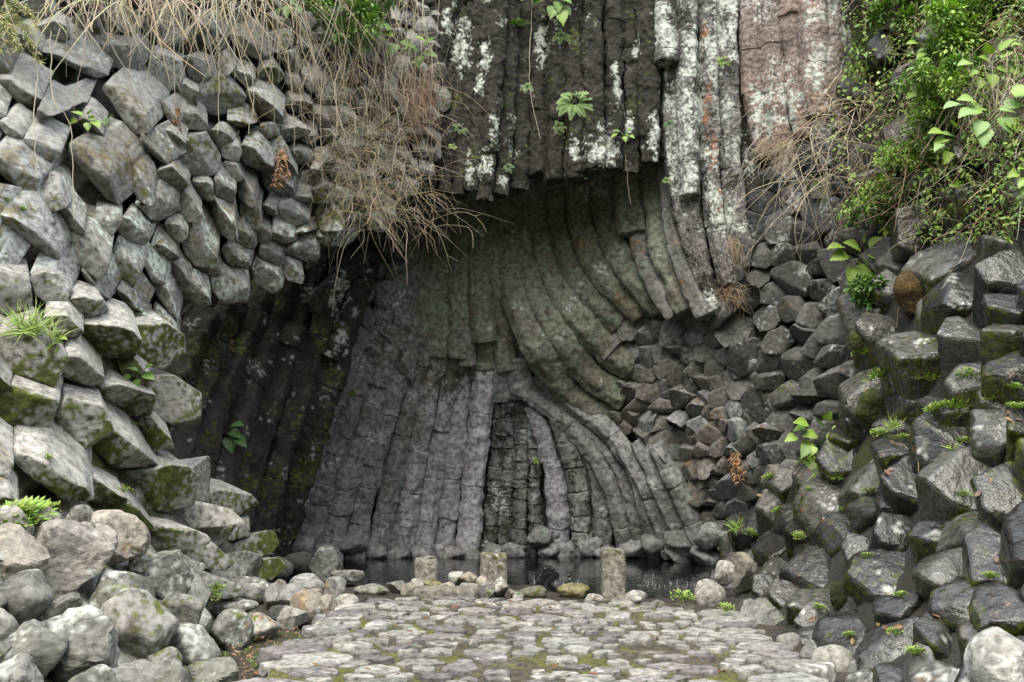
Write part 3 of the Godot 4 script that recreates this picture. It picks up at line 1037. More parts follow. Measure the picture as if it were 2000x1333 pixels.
# ---------------------------------------------------------------- left: overhanging blocky cliff, slope of column ends, dark hollow
func build_left() -> void:
	var fld := Field.new([[-250, -200, 9.4], [-250, 300, 8.2], [0, 0, 10.0], [0, 300, 9.2], [0, 500, 8.9], [250, 300, 10.6], [250, 600, 10.6], [500, 300, 12.6], [500, 560, 13.2], [700, 400, 14.2], [860, 350, 15.2], [850, 0, 15.5], [600, 0, 14.0], [300, 0, 12.0], [600, -200, 14.4], [330, 680, 11.4]])
	fields.left = fld
	var face := setting("cliff_left")
	var grey := Look.new().but({"base": Color(0.29, 0.292, 0.285), "tint": Color(0.23, 0.217, 0.193), "vary": 0.25, "lichen": 0.12, "lichen_col": Color(0.5, 0.52, 0.48), "moss": 0.1, "moss_cap": 0.3, "moss_col": Color(0.085, 0.072, 0.02), "rust": 0.27, "rust_col": Color(0.16, 0.115, 0.055), "crust": 0.06})
	var low := grey.but({"lichen": 0.34, "lichen_col": Color(0.47, 0.52, 0.46), "crust": 0.12, "moss_cap": 0.25})
	var small := grey.but({"base": Color(0.25, 0.245, 0.235), "lichen": 0.16, "moss_cap": 0.08})
	backing(face, fld, ring_of([-260, -220, 880, -220, 860, 300, 740, 430, 620, 480, 540, 530, 400, 570, 330, 640, 120, 600, -260, 560]), 26, 0.55, grey.but({"crust": 0.5, "moss": 0.25}), M.rock)
	face_of_columns(face, "column_end", fld, PackedVector2Array([Vector2(-250, -200), Vector2(880, -200), Vector2(860, 200), Vector2(830, 350), Vector2(760, 430), Vector2(640, 485), Vector2(560, 545), Vector2(480, 550), Vector2(400, 590), Vector2(330, 665), Vector2(250, 620), Vector2(120, 560), Vector2(-250, 500)]),
		func(p: Vector2): return lerpf(74.0, 30.0, clampf((p.x + 0.1 * p.y) / 800.0, 0.0, 1.0)),
		[Vector3(185, 345, 114), Vector3(245, 215, 106), Vector3(150, 135, 98), Vector3(60, 470, 106), Vector3(40, 190, 77), Vector3(20, 330, 90), Vector3(385, 300, 69), Vector3(430, 190, 77), Vector3(320, 140, 69), Vector3(310, 410, 69), Vector3(500, 310, 65), Vector3(120, 220, 77), Vector3(170, 490, 73), Vector3(480, 90, 61), Vector3(240, 110, 73), Vector3(300, 290, 61), Vector3(510, 210, 57)],
		func(p: Vector2): return Vector3(lerpf(0.25, 0.1, p.x / 850.0), -0.75, 0.75), {"look": func(p: Vector2): return low if p.y > 380 else (small if p.x > 560 else grey), "mat": M.rock, "prot": 1.5, "tilt": 0.38, "stray": 0.13, "tone": 0.22, "sp": 0.04, "gap": 1.0, "tries": 12000})
	ledge(face, "overhang", [[300, 650, 11.9], [400, 565, 12.8], [500, 525, 13.7], [620, 465, 14.5], [760, 400, 15.2], [860, 345, 15.6]], Vector3(0.6, 2.2, -3.5), low, M.rock)
	# lower slope
	var slope := setting("slope_left")
	var f2 := Field.new([[-250, 500, 8.2], [-250, 900, 6.8], [0, 600, 8.6], [0, 900, 7.9], [0, 1050, 7.3], [200, 650, 9.7], [200, 900, 9.2], [200, 1050, 8.6], [330, 700, 11.0], [310, 850, 10.8], [400, 950, 11.8], [480, 1050, 12.8], [530, 1150, 12.6], [450, 1250, 10.4], [350, 1100, 9.9], [400, 1200, 9.8]])
	fields.left_slope = f2
	var top := Look.new().but({"base": Color(0.37, 0.355, 0.325), "tint": Color(0.31, 0.29, 0.26), "lichen": 0.06, "lichen_col": Color(0.55, 0.56, 0.52), "moss": 0.04, "moss_cap": 0.5, "moss_col": Color(0.055, 0.065, 0.012), "rust": 0.08, "rust_col": Color(0.2, 0.15, 0.08)})
	backing(slope, f2, ring_of([-260, 480, 120, 560, 280, 640, 300, 860, 370, 940, 460, 1000, 500, 1100, 500, 1240, 440, 1300, -260, 1300]), 26, 0.4, top.but({"crust": 0.5, "moss": 0.35}), M.soil)
	face_of_columns(slope, "column_end", f2, PackedVector2Array([Vector2(-250, 500), Vector2(120, 565), Vector2(250, 625), Vector2(330, 700), Vector2(325, 800), Vector2(300, 880), Vector2(380, 930), Vector2(450, 985), Vector2(490, 1020), Vector2(500, 1080), Vector2(530, 1150), Vector2(500, 1240), Vector2(400, 1190), Vector2(330, 1080), Vector2(250, 1020), Vector2(100, 1010), Vector2(-250, 1060)]),
		func(p: Vector2): return lerpf(90.0, 50.0, clampf(p.x / 400.0, 0.0, 1.0)), [Vector3(100, 930, 140), Vector3(50, 800, 110), Vector3(230, 890, 110), Vector3(310, 960, 90), Vector3(150, 830, 95), Vector3(215, 670, 90), Vector3(60, 690, 110)],
		func(p: Vector2): return Vector3(0.45, -0.42, 0.78).lerp(Vector3(0.82, 0.0, 0.55), smoothstep(200.0, 430.0, p.x)), {"look": top, "mat": M.rock, "prot": 1.3, "tilt": 0.25, "stray": 0.1, "tone": 0.15, "sp": 0.034, "length": 3.0, "wear": 1.15, "gap": 1.0})
	# dark wet hollow behind
	var hollow := setting("hollow")
	var f3 := Field.new([[300, 560, 14.0], [300, 900, 12.8], [400, 1060, 14.2], [500, 560, 15.9], [500, 1090, 16.0], [620, 1000, 17.0], [700, 480, 16.8], [690, 700, 17.0], [560, 1090, 17.1], [450, 800, 15.2]])
	fields.hollow = f3
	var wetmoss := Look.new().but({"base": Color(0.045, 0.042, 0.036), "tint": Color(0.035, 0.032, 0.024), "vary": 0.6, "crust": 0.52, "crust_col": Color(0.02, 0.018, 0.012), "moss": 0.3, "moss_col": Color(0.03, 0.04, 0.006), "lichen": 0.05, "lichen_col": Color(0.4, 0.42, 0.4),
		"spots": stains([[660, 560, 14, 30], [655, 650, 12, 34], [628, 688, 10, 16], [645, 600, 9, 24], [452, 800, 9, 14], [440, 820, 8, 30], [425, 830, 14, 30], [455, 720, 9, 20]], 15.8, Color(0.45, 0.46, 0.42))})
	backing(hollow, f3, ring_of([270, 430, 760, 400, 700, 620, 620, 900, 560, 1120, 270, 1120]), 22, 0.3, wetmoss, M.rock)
	var beams := [[[[722, 480], [660, 680], [606, 850], [536, 1095]], 60, 0.0], [[[676, 480], [610, 680], [556, 850], [486, 1095]], 58, 0.0], [[[626, 500], [560, 680], [506, 850], [444, 1075]], 56, 0.0], [[[576, 520], [506, 690], [456, 850], [412, 1010]], 56, 0.0], [[[516, 560], [456, 700], [406, 840], [374, 960]], 54, 0.0],
		[[[456, 590], [396, 720], [354, 830], [330, 920]], 54, 0.0], [[[400, 610], [340, 730], [306, 820]], 54, 0.0], [[[712, 486], [660, 548], [606, 604]], 52, -0.5], [[[704, 545], [668, 640], [640, 700]], 40, -0.3]]
	for b in beams:
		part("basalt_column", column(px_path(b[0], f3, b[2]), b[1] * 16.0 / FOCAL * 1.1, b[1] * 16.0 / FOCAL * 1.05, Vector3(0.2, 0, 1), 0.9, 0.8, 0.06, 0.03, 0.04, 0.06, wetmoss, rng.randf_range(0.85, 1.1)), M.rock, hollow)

# ---------------------------------------------------------------- right: dark column ends, wet blocky slope, bank
func build_right() -> void:
	var face := setting("cliff_right")
	var fld := Field.new([[1380, 560, 15.5], [1440, 500, 15.2], [1520, 330, 15.0], [1620, 250, 14.6], [1720, 480, 13.2], [1640, 600, 13.8], [1680, 720, 12.8], [1620, 840, 13.2], [1520, 920, 14.2], [1470, 740, 15.0], [1800, 300, 12.4], [2000, 430, 10.0], [2300, 430, 8.6], [1620, -250, 14.8], [2000, -250, 12.6], [2300, -250, 11.5], [2000, 150, 10.9]])
	fields.right = fld
	var dark := Look.new().but({"base": Color(0.11, 0.108, 0.105), "tint": Color(0.085, 0.08, 0.075), "lichen": 0.17, "lichen_col": Color(0.42, 0.44, 0.43), "crust": 0.22, "moss": 0.12, "moss_col": Color(0.035, 0.04, 0.01), "rust": 0.06})
	var bare := dark.but({"lichen": 0.02, "crust": 0.5, "moss": 0.3, "base": Color(0.05, 0.045, 0.033), "tint": Color(0.04, 0.034, 0.022)})
	backing(face, fld, ring_of([1400, 620, 1440, 520, 1540, 330, 1600, 250, 1620, -250, 2320, -250, 2320, 480, 1780, 520, 1700, 640, 1720, 760, 1660, 900, 1540, 960, 1490, 900, 1480, 760]), 26, 0.4, bare, M.soil)
	face_of_columns(face, "column_end", fld, PackedVector2Array([Vector2(1385, 570), Vector2(1440, 500), Vector2(1520, 330), Vector2(1600, 250), Vector2(1680, 300), Vector2(1740, 480), Vector2(1660, 600), Vector2(1690, 720), Vector2(1630, 850), Vector2(1540, 930), Vector2(1480, 890), Vector2(1480, 750), Vector2(1400, 640)]),
		func(p: Vector2): return 47.0, [], func(p: Vector2): return Vector3(-0.58, -0.28, 0.76), {"look": dark, "mat": M.rock, "prot": 1.8, "tilt": 0.35, "stray": 0.07, "tone": 0.3, "sp": 0.036, "gap": 1.04})
	face_of_columns(face, "column_end", fld, PackedVector2Array([Vector2(1690, 300), Vector2(1640, -60), Vector2(1700, -200), Vector2(2250, -200), Vector2(2250, 440), Vector2(2000, 430), Vector2(1760, 480)]),
		func(p: Vector2): return 105.0, [], func(p: Vector2): return Vector3(-0.3, 0.1, 0.95), {"drum": 1.2, "wear": 2.0, "look": bare, "mat": M.wet, "prot": 0.7, "tone": 0.3, "sp": 0.07})
	var slope := setting("slope_right")
	var f2 := Field.new([[1420, 1060, 15.6], [1390, 1130, 14.4], [1440, 1190, 11.6], [1560, 1290, 9.0], [1640, 1400, 7.2], [2000, 1400, 5.6], [2300, 1400, 4.6], [2300, 900, 6.6], [2300, 440, 8.4], [2000, 440, 9.9], [2000, 900, 8.1], [2000, 1150, 6.8], [1760, 480, 12.8], [1650, 590, 13.6], [1690, 680, 12.8], [1620, 840, 13.0], [1540, 910, 13.8], [1700, 900, 11.4], [1460, 1000, 14.8], [1700, 1150, 9.2], [1560, 1100, 12.0], [1850, 700, 10.3]])
	fields.right_slope = f2
	var wet := Look.new().but({"base": Color(0.04, 0.04, 0.039), "tint": Color(0.03, 0.03, 0.028), "lichen": 0.0, "lichen_cap": 0.02, "lichen_col": Color(0.5, 0.5, 0.47), "crust": 0.25, "moss": 0.4, "moss_cap": 0.13, "moss_col": Color(0.035, 0.045, 0.008), "rust": 0.05})
	var drier := wet.but({"base": Color(0.12, 0.115, 0.105), "tint": Color(0.08, 0.078, 0.07), "crust": 0.2, "lichen_cap": 0.1})
	backing(slope, f2, ring_of([1440, 1100, 1480, 1000, 1560, 920, 1640, 840, 1710, 690, 1680, 600, 1770, 470, 2320, 430, 2320, 1400, 1660, 1400, 1580, 1300, 1470, 1200]), 28, 0.3, wet.but({"moss": 0.12, "crust": 0.6, "crust_col": Color(0.025, 0.02, 0.014)}), M.soil)
	face_of_columns(slope, "column_end", f2, PackedVector2Array([Vector2(1690, 690), Vector2(1620, 850), Vector2(1540, 915), Vector2(1460, 1000), Vector2(1430, 1060), Vector2(1420, 1120), Vector2(1460, 1190), Vector2(1570, 1290), Vector2(1650, 1400), Vector2(2300, 1400), Vector2(2300, 440), Vector2(2000, 430), Vector2(1760, 490), Vector2(1660, 600)]),
		func(p: Vector2): return lerpf(52.0, 100.0, clampf((p.x - 1450.0) / 550.0, 0.0, 1.0)), [Vector3(1890, 940, 104), Vector3(1735, 1105, 108), Vector3(1600, 1110, 84), Vector3(1740, 1250, 100), Vector3(1640, 1030, 66), Vector3(1850, 1110, 90), Vector3(1950, 1080, 110), Vector3(1620, 970, 90), Vector3(1790, 940, 90), Vector3(1970, 960, 95), Vector3(1850, 480, 120), Vector3(1870, 560, 95), Vector3(1810, 670, 110), Vector3(1700, 760, 95)],
		func(p: Vector2): return Vector3(-0.3, 0.8, 0.52), {"look": func(p: Vector2): return drier if rng.randf() < 0.3 else wet, "mat": M.wet, "prot": 0.8, "tilt": 0.16, "stray": 0.1, "tone": 0.25, "sp": 0.045, "length": 2.4, "squash": 1.5, "drum": 1.62, "wear": 1.8, "amp": 0.08, "tries": 7000})


# ---------------------------------------------------------------- ground, pool, terrace
func pool_edge(x: float) -> float:
	return -12.15 - 1.5 * smoothstep(1.1, 0.2, x) + 0.25 * n_mid.get_noise_1d(x * 0.4)

func build_floor() -> void:
	var earth := Look.new().but({"base": Color(0.06, 0.048, 0.036), "tint": Color(0.045, 0.038, 0.028), "vary": 0.7, "moss": 0.1})
	var grid := []
	for r in 112:
		var row := PackedVector3Array()
		var z := 6.0 - r * 0.25
		for c in 121:
			var x := -15.0 + c * 0.25
			var y := -0.17 + 0.05 * n_mid.get_noise_2d(x, z) + 0.1 * smoothstep(-10.8, -11.4, z)
			if absf(x - 0.8) < 6.0:
				y = lerpf(y, -0.55, smoothstep(pool_edge(x) + 0.1, pool_edge(x) - 0.25, z))
			row.append(Vector3(x, y, z))
		grid.append(row)
	part("ground", sheet(grid, earth, 0.0), M.soil, self).set_meta("kind", "structure")
	var dull := Color(0.06, 0.06, 0.03)
	var wide := PackedVector3Array([Vector3(-200, -0.9, 200), Vector3(200, -0.9, 200), Vector3(-200, -0.9, -200), Vector3(200, -0.9, -200)])
	part("terrain", arrays(wide, PackedVector3Array([Vector3.UP, Vector3.UP, Vector3.UP, Vector3.UP]), PackedInt32Array([0, 2, 1, 1, 2, 3]), PackedColorArray([dull, dull, dull, dull])), M.soil, self).set_meta("kind", "structure")
	# the wooded side of the ravine behind the viewer, which keeps low light off the roof of the cave
	var hill := []
	for r in 14:
		var row := PackedVector3Array()
		for c in 41:
			var a := PI * (c / 40.0) * 1.1 - 0.05 * PI
			var rr := 13.0 + r * 1.5
			row.append(Vector3(cos(a) * rr * 1.5, -0.9 + r * 1.6 + 1.2 * n_big.get_noise_2d(c, r * 2.0), sin(a) * rr - 2.0))
		hill.append(row)
	var wood := Look.new().but({"base": Color(0.06, 0.085, 0.03), "tint": Color(0.05, 0.06, 0.025), "vary": 0.8})
	part("hillside", sheet(hill, wood, 0.5), M.soil, self).set_meta("kind", "structure")
	var pool := PlaneMesh.new()
	pool.size = Vector2(12, 8.4)
	var p := part("pool_water", pool, M.water, self)
	p.position = Vector3(0.8, WATER, -15.9)
	p.set_meta("kind", "structure")
	# the cobbled terrace: a mortar bed with stones set in it
	var pave := setting("pavement")
	var bed := Look.new().but({"base": Color(0.1, 0.088, 0.062), "tint": Color(0.075, 0.064, 0.042), "vary": 0.6, "moss": 0.47, "moss_col": Color(0.1, 0.1, 0.022), "lichen": 0.05, "lichen_col": Color(0.4, 0.38, 0.33)})
	var g2 := []
	for r in 108:
		var row := PackedVector3Array()
		for c in 58:
			var x := -1.98 + c * 4.4 / 57.0
			var far := lerpf(-11.0, -10.3, (x + 1.98) / 4.4) - 0.75 * smoothstep(-1.6, -1.1, x) * smoothstep(2.2, 1.4, x)
			var z := lerpf(-3.6, far, r / 107.0)
			row.append(Vector3(x, -0.02 + 0.03 * n_mid.get_noise_2d(x * 1.3, z * 1.3) + 0.012 * n_fine.get_noise_2d(x, z), z))
		g2.append(row)
	part("mortar_bed", sheet(g2, bed, 0.0), M.soil, pave)
	var sidewall := Look.new().but({"base": Color(0.2, 0.19, 0.17), "moss": 0.1})
	var outline2 := ring_of([-1.98, -3.6, -1.98, -11.0, -1.4, -11.7, 1.6, -11.2, 2.42, -10.3, 2.42, -3.6])
	var v := PackedVector3Array()
	for q in outline2:
		v.append(Vector3(q.x, -0.03, q.y))
	var wallgrid := [spline(v, 0.1), PackedVector3Array()]
	for q in wallgrid[0]:
		wallgrid[1].append(q + Vector3(0, -0.5, 0))
	part("kerb_face", sheet(wallgrid, sidewall, 0.01), M.rock, pave)
	var cob := Look.new().but({"base": Color(0.33, 0.325, 0.295), "tint": Color(0.27, 0.26, 0.235), "vary": 0.3, "lichen": 0.12, "lichen_col": Color(0.55, 0.53, 0.48), "crust": 0.06, "crust_col": Color(0.13, 0.11, 0.08), "moss": 0.0})
	var cob2 := cob.but({"base": Color(0.24, 0.23, 0.228), "tint": Color(0.22, 0.2, 0.198)})
	var cob3 := cob.but({"base": Color(0.36, 0.355, 0.33), "lichen": 0.16})
	var region := ring_of([-1.95, 3.6, 2.38, 3.6, 2.38, 10.3, 1.5, 11.15, -1.3, 11.6, -1.95, 10.95])
	# survey in centimetres, stretched, so that stones lie broad side on
	var scaled := PackedVector2Array()
	for q in region:
		scaled.append(Vector2(q.x * 100.0, q.y * 100.0))
	var list := cells(scaled, func(q: Vector2): return (44.0 if absf(q.x - 22.0) > 192.0 else 34.0 * rng.randf_range(0.5, 1.5)) * (1.25 if q.y > 1010.0 else 1.0), [], 14000, 1.4)
	list.sort_custom(func(x, y): return absf(x[0].y - 900.0) < absf(y[0].y - 900.0))
	var many := SurfaceTool.new()
	var count := 0
	for e in list:
		var c: Vector2 = e[0] / 100.0
		var edge := absf(c.x - 0.22) > 1.88
		if rng.randf() < 0.05 and not edge:
			continue
		var cor := PackedVector3Array()
		var fill := 1.0 if edge else rng.randf_range(0.66, 0.92)
		for q in e[2]:
			var w: Vector2 = c + (q / 100.0 - c) * fill * rng.randf_range(0.78, 1.05)
			cor.append(Vector3(w.x, 0, -w.y))
		var high := rng.randf_range(0.008, 0.03)
		var l: Look = [cob, cob, cob2, cob3][rng.randi() % 4]
		var mesh := cobble(cor, Vector3(c.x, 0, -c.y), high, l, rng.randf_range(0.6, 1.15))
		if count < 300:
			part("cobble", mesh, M.rock, pave)
		else:
			many.append_from(mesh, 0, Transform3D())
		count += 1
	if count > 300:
		part("cobbles", many.commit(), M.rock, pave, "stuff")

# a flat worn stone set in the bed
func cobble(cor: PackedVector3Array, c: Vector3, high: float, l: Look, tone: float) -> ArrayMesh:
	var ring := outline(cor, 0.04, 0.018)
	var n := ring.size()
	var v := PackedVector3Array()
	for s in [[0.0, 1.0], [0.5, 1.02], [0.84, 0.97], [0.95, 0.75], [1.0, 0.0], [1.02, -3.5]]:
		for q in ring:
			v.append(rough(c + (q - c) * s[0] + Vector3(0, high * s[1], 0), 0.014))
			if s[0] == 0.0:
				break
	var idx := PackedInt32Array()
	for j in n:
		idx.append_array([0, 1 + j, 1 + (j + 1) % n])
	for r in 4:
		for j in n:
			var a := 1 + r * n + j
			var b := 1 + r * n + (j + 1) % n
			idx.append_array([a, a + n, b, b, a + n, b + n])
	return finish(v, idx, PackedByteArray(), l, tone)

# ---------------------------------------------------------------- dry stone wall, loose rocks, posts
func build_wall() -> void:
	var wall := thing("stone_wall", "dry stone retaining wall of rounded lichened stones beside the cobbled terrace", "stone wall", at(200, 1330, 6.6))
	var fld := Field.new([[-250, 1060, 6.6], [0, 1010, 7.5], [330, 1080, 9.0], [420, 1333, 7.3], [0, 1333, 5.95], [-250, 1400, 5.0], [200, 1200, 7.3], [400, 1180, 8.9]])
	fields.wall = fld
	var worn := Look.new().but({"base": Color(0.24, 0.23, 0.21), "tint": Color(0.17, 0.165, 0.14), "vary": 0.5, "lichen": 0.24, "lichen_col": Color(0.5, 0.51, 0.47), "moss": 0.2, "moss_col": Color(0.06, 0.065, 0.02), "crust": 0.14, "crust_col": Color(0.07, 0.06, 0.045)})
	var fresh := Look.new().but({"base": Color(0.38, 0.34, 0.29), "tint": Color(0.3, 0.28, 0.25), "lichen": 0.05, "moss": 0.05, "rust": 0.15})
	var ring := ring_of([-250, 1060, 0, 1015, 100, 1005, 210, 1035, 320, 1085, 390, 1180, 415, 1260, 425, 1400, -250, 1400])
	var inv := -wall.position
	var core := []
	for r in 18:
		var row := PackedVector3Array()
		for c in 32:
			var x := -260.0 + c * 21.5
			var y := 1050.0 + r * 21.0 + maxf(0.0, x - 200.0) * 0.25
			row.append(at(x, y, fld.d(x, y) + 0.3))
		core.append(row)
	var co := part("core", sheet(core, worn, 0.12), M.soil, wall)
	co.position = inv
	for e in cells(ring, func(p: Vector2): return 72.0 if p.y > 1150 else 58.0, [Vector3(150, 1270, 118), Vector3(60, 1270, 100), Vector3(130, 1090, 112), Vector3(30, 1100, 96), Vector3(270, 1230, 112), Vector3(215, 1060, 80), Vector3(230, 1160, 90), Vector3(40, 1170, 84)], 3000, 1.15):
		var c: Vector2 = e[0]
		var d := fld.d(c.x, c.y)
		var m: float = e[1] * d / FOCAL * 0.5
		var high := c.y < 1140.0
		var o := part("wall_stone", stone(Vector3(1.85, 1.6, 1.6) * m, 0.75 if high or rng.randf() < 0.3 else 0.6, 14, 11, m * 0.14, fresh if high and rng.randf() < 0.55 else worn, rng.randf_range(0.8, 1.15)), M.rock, wall)
		o.position = at(c.x, c.y, d) + inv
		o.rotation = Vector3(rng.randf_range(-0.3, 0.3), rng.randf_range(-0.4, 0.4), rng.randf_range(-0.3, 0.3))

func build_rocks() -> void:
	var tan := Look.new().but({"base": Color(0.34, 0.3, 0.25), "tint": Color(0.27, 0.24, 0.2), "vary": 0.3, "lichen": 0.03, "rust": 0.2, "rust_col": Color(0.3, 0.2, 0.11)})
	var ash := tan.but({"base": Color(0.25, 0.25, 0.25), "tint": Color(0.3, 0.285, 0.26), "rust": 0.1})
	var worn := Look.new().but({"base": Color(0.27, 0.26, 0.24), "tint": Color(0.23, 0.22, 0.195), "lichen": 0.12, "moss": 0.12, "rust": 0.08})
	var mossy := worn.but({"base": Color(0.13, 0.13, 0.1), "moss": 0.5, "moss_col": Color(0.055, 0.065, 0.015)})
	var ochre := worn.but({"base": Color(0.25, 0.21, 0.1), "tint": Color(0.2, 0.18, 0.1), "lichen": 0.05, "moss": 0.25})
	var black := worn.but({"base": Color(0.03, 0.03, 0.03), "tint": Color(0.025, 0.025, 0.022), "lichen": 0.0, "moss": 0.0, "rust": 0.0})
	var pale := worn.but({"base": Color(0.36, 0.35, 0.32), "tint": Color(0.3, 0.29, 0.26), "moss": 0.05, "lichen": 0.2, "lichen_col": Color(0.62, 0.61, 0.57)})
	# [across, up, half width, half height, look, sharpness, label, name]; each rests on the ground or on those below it
	var pile := "broken rock in the heap left of the terrace, "
	var heap := "broken rock in the heap by the square posts, "
	var list := [
		[607, 1144, 32, 19, ash, 1, pile + "long topmost one", 11.6], [568, 1166, 23, 18, ash, 1, pile + "grey and tan one below the top", 11.2], [550, 1147, 12, 17, tan, 1, pile + "thin upright tan one", 11.5], [655, 1155, 20, 21, ash, 1, pile + "brown split one on the right", 11.4], [676, 1175, 19, 14, pale, 1, pile + "pale one touching the terrace corner", 11.0],
		[600, 1190, 29, 27, tan, 1, pile + "large tan one in the middle", 10.6], [571, 1206, 23, 21, ash, 1, pile + "pale grey one at the lower left", 10.35], [639, 1198, 19, 26, tan, 1, pile + "upright brown one below the right end", 10.6], [617, 1168, 17, 13, tan, 1, pile + "small reddish one under the topmost", 11.2], [536, 1166, 15, 19, ash, 1, pile + "dark one at the left end", 11.3], [625, 1214, 13, 12, ash, 1, pile + "small one at the front foot", 10.3],
		[582, 1106, 30, 24, black.but({"base": Color(0.09, 0.09, 0.085), "moss": 0.15}), 0.5, "dark wet boulder behind the rubble heap at the cave corner", 14.2], [637, 1104, 27, 27, worn.but({"base": Color(0.14, 0.15, 0.14)}), 0.9, "squared grey green block at the left end of the pool", 14.0], [676, 1126, 34, 15, mossy.but({"moss": 0.2}), 0.7, "low greenish slab at the near left bank of the pool", 13.2], [548, 1110, 24, 22, worn.but({"base": Color(0.12, 0.12, 0.115)}), 0.5, "small dark boulder at the foot of the mossy hollow", 14.0],
		[727, 1146, 36, 13, worn.but({"base": Color(0.22, 0.23, 0.19), "moss": 0.3}), 0.4, "wide flat mossy stone on the bank behind the terrace corner", 12.4],
		[773, 1138, 17, 13, worn, 0.8, heap + "greenish grey one at the left end", 12.6], [798, 1146, 15, 14, tan, 0.9, heap + "tan one below the left end", 12.3], [813, 1134, 15, 11, pale, 0.9, heap + "small white one", 12.4], [847, 1137, 17, 9, ochre, 0.8, heap + "flat ochre one", 12.3], [872, 1140, 20, 9, tan, 0.9, heap + "flat reddish tan one", 12.25], [893, 1121, 15, 15, pale, 1, heap + "pale upright one leaning at the top", 12.5], [914, 1122, 18, 13, tan, 1, heap + "pinkish tan topmost one", 12.4], [914, 1144, 20, 14, ash, 1, heap + "blue grey one with sharp edges", 12.2],
		[941, 1136, 13, 15, tan, 1, heap + "brown one against a post", 12.3], [950, 1148, 19, 15, ash, 1, heap + "grey one at the front", 12.0], [975, 1143, 21, 19, pale, 1, heap + "large pale one", 12.1], [997, 1153, 12, 13, tan, 1, heap + "thin slanted one at the right end", 12.0], [1011, 1160, 17, 11, worn, 0.6, heap + "low brownish one at the right foot", 11.8],
		[1043, 1151, 31, 16, mossy, 0.3, "dark rounded boulder covered in moss at the pool edge", 12.2], [1121, 1149, 35, 17, ochre, 0.5, "yellowish flat topped boulder at the pool edge", 12.2],
		[1159, 1165, 22, 15, pale, 0.2, "rounded white lichened stone left of the tall post foot", 11.5], [1217, 1172, 33, 11, worn, 0.15, "long flat stone lying before the tall post foot", 11.35], [1245, 1161, 25, 14, pale, 0.2, "pale rounded stone right of the tall post foot", 11.6], [1286, 1176, 17, 11, mossy, 0.3, "small mossy stone at the water right of the tall post", 11.5],
		[1064, 1125, 21, 15, black, 0.9, "black wet rock standing out of the pool water", 14.0],
		[1384, 1166, 31, 29, pale, 0.2, "smooth pale rounded boulder at the right end of the pool", 11.6], [1414, 1124, 28, 25, pale, 0.6, "pale tilted boulder behind the smooth one at the pool end", 12.6], [1450, 1118, 20, 28, worn.but({"base": Color(0.2, 0.18, 0.14)}), 0.8, "brownish upright boulder leaning on the pale tilted one", 12.5],
		[1593, 1274, 27, 24, ash, 0.9, "small angular grey rock beside the right terrace kerb", 8.9], [1629, 1302, 42, 37, pale, 0.3, "rounded grey boulder beside the right terrace kerb", 8.3], [1508, 1178, 20, 13, worn, 0.5, "small pale stone among dark wet blocks by the kerb", 11.4], [1543, 1258, 27, 20, worn, 0.4, "low brown stone touching the right terrace kerb", 9.3],
		[1978, 1305, 62, 56, pale.but({"lichen": 0.5}), 0.8, "large chalk white block in the lower right corner", 6.0], [1890, 1328, 40, 22, ash, 0.8, "pinkish grey rock beside the chalk white block", 6.4],
		[450, 1240, 40, 42, worn.but({"moss": 0.02}), 0.4, "large smooth grey slab leaning by the leaf litter", 9.2], [509, 1226, 34, 25, pale.but({"lichen": 0.05}), 0.5, "flat pale slab standing in the leaf litter", 9.7], [450, 1184, 46, 15, worn.but({"moss": 0.05}), 0.4, "flat grey slab above the strip of green ground cover", 10.6], [487, 1160, 38, 30, worn, 0.5, "broad grey block at the foot of the left slope", 11.6], [545, 1200, 22, 14, black.but({"base": Color(0.1, 0.1, 0.09)}), 0.6, "dark low slab behind the pale flat slab", 10.9],
		[826, 1164, 15, 10, pale, 0.15, "first of three round stones set in the step under the heap", 11.75], [861, 1164, 13, 9, pale, 0.15, "middle one of three round stones set in the step", 11.72], [891, 1162, 13, 9, worn, 0.15, "last of three round stones set in the step", 11.7],
	]
	for e in list:
		var d: float = e[7]
		var o := part("boulder" if e[2] > 24 else "rock", stone(Vector3(e[2] * 1.1, e[3] * 1.12, (e[2] + e[3]) * 0.55) * (1.2 if e[5] > 0.7 else 1.0) * (0.86 if e[0] > 700 and e[0] < 1300 and e[7] < 13.0 else 1.0) * d / FOCAL, e[5], 9 if e[5] > 0.5 else 7, 12, e[2] * d / FOCAL * (0.05 if e[5] > 0.7 else 0.1), e[4], rng.randf_range(0.85, 1.1)), M.wet if e[4] == black else M.rock, self)
		o.position = at(e[0], e[1] + (7.0 if e[0] > 700 and e[0] < 1300 and e[7] < 13.0 else 0.0), d)
		tag(o, e[6], "rock", "loose rocks")
	# a low mortared step under the heap
	var step := BoxMesh.new()
	var s := part("stone_step", block_mesh(Vector3(0.85, 0.16, 0.4), 0.03, Look.new().but({"base": Color(0.24, 0.22, 0.17), "moss": 0.25, "moss_col": Color(0.09, 0.085, 0.02), "lichen": 0.1}), 1.0), M.rock, self)
	s.position = on_level(868, 1168, 0.0) + Vector3(0.0, 0.02, -0.2)
	tag(s, "low mortared step with round stones under the rubble heap", "step")

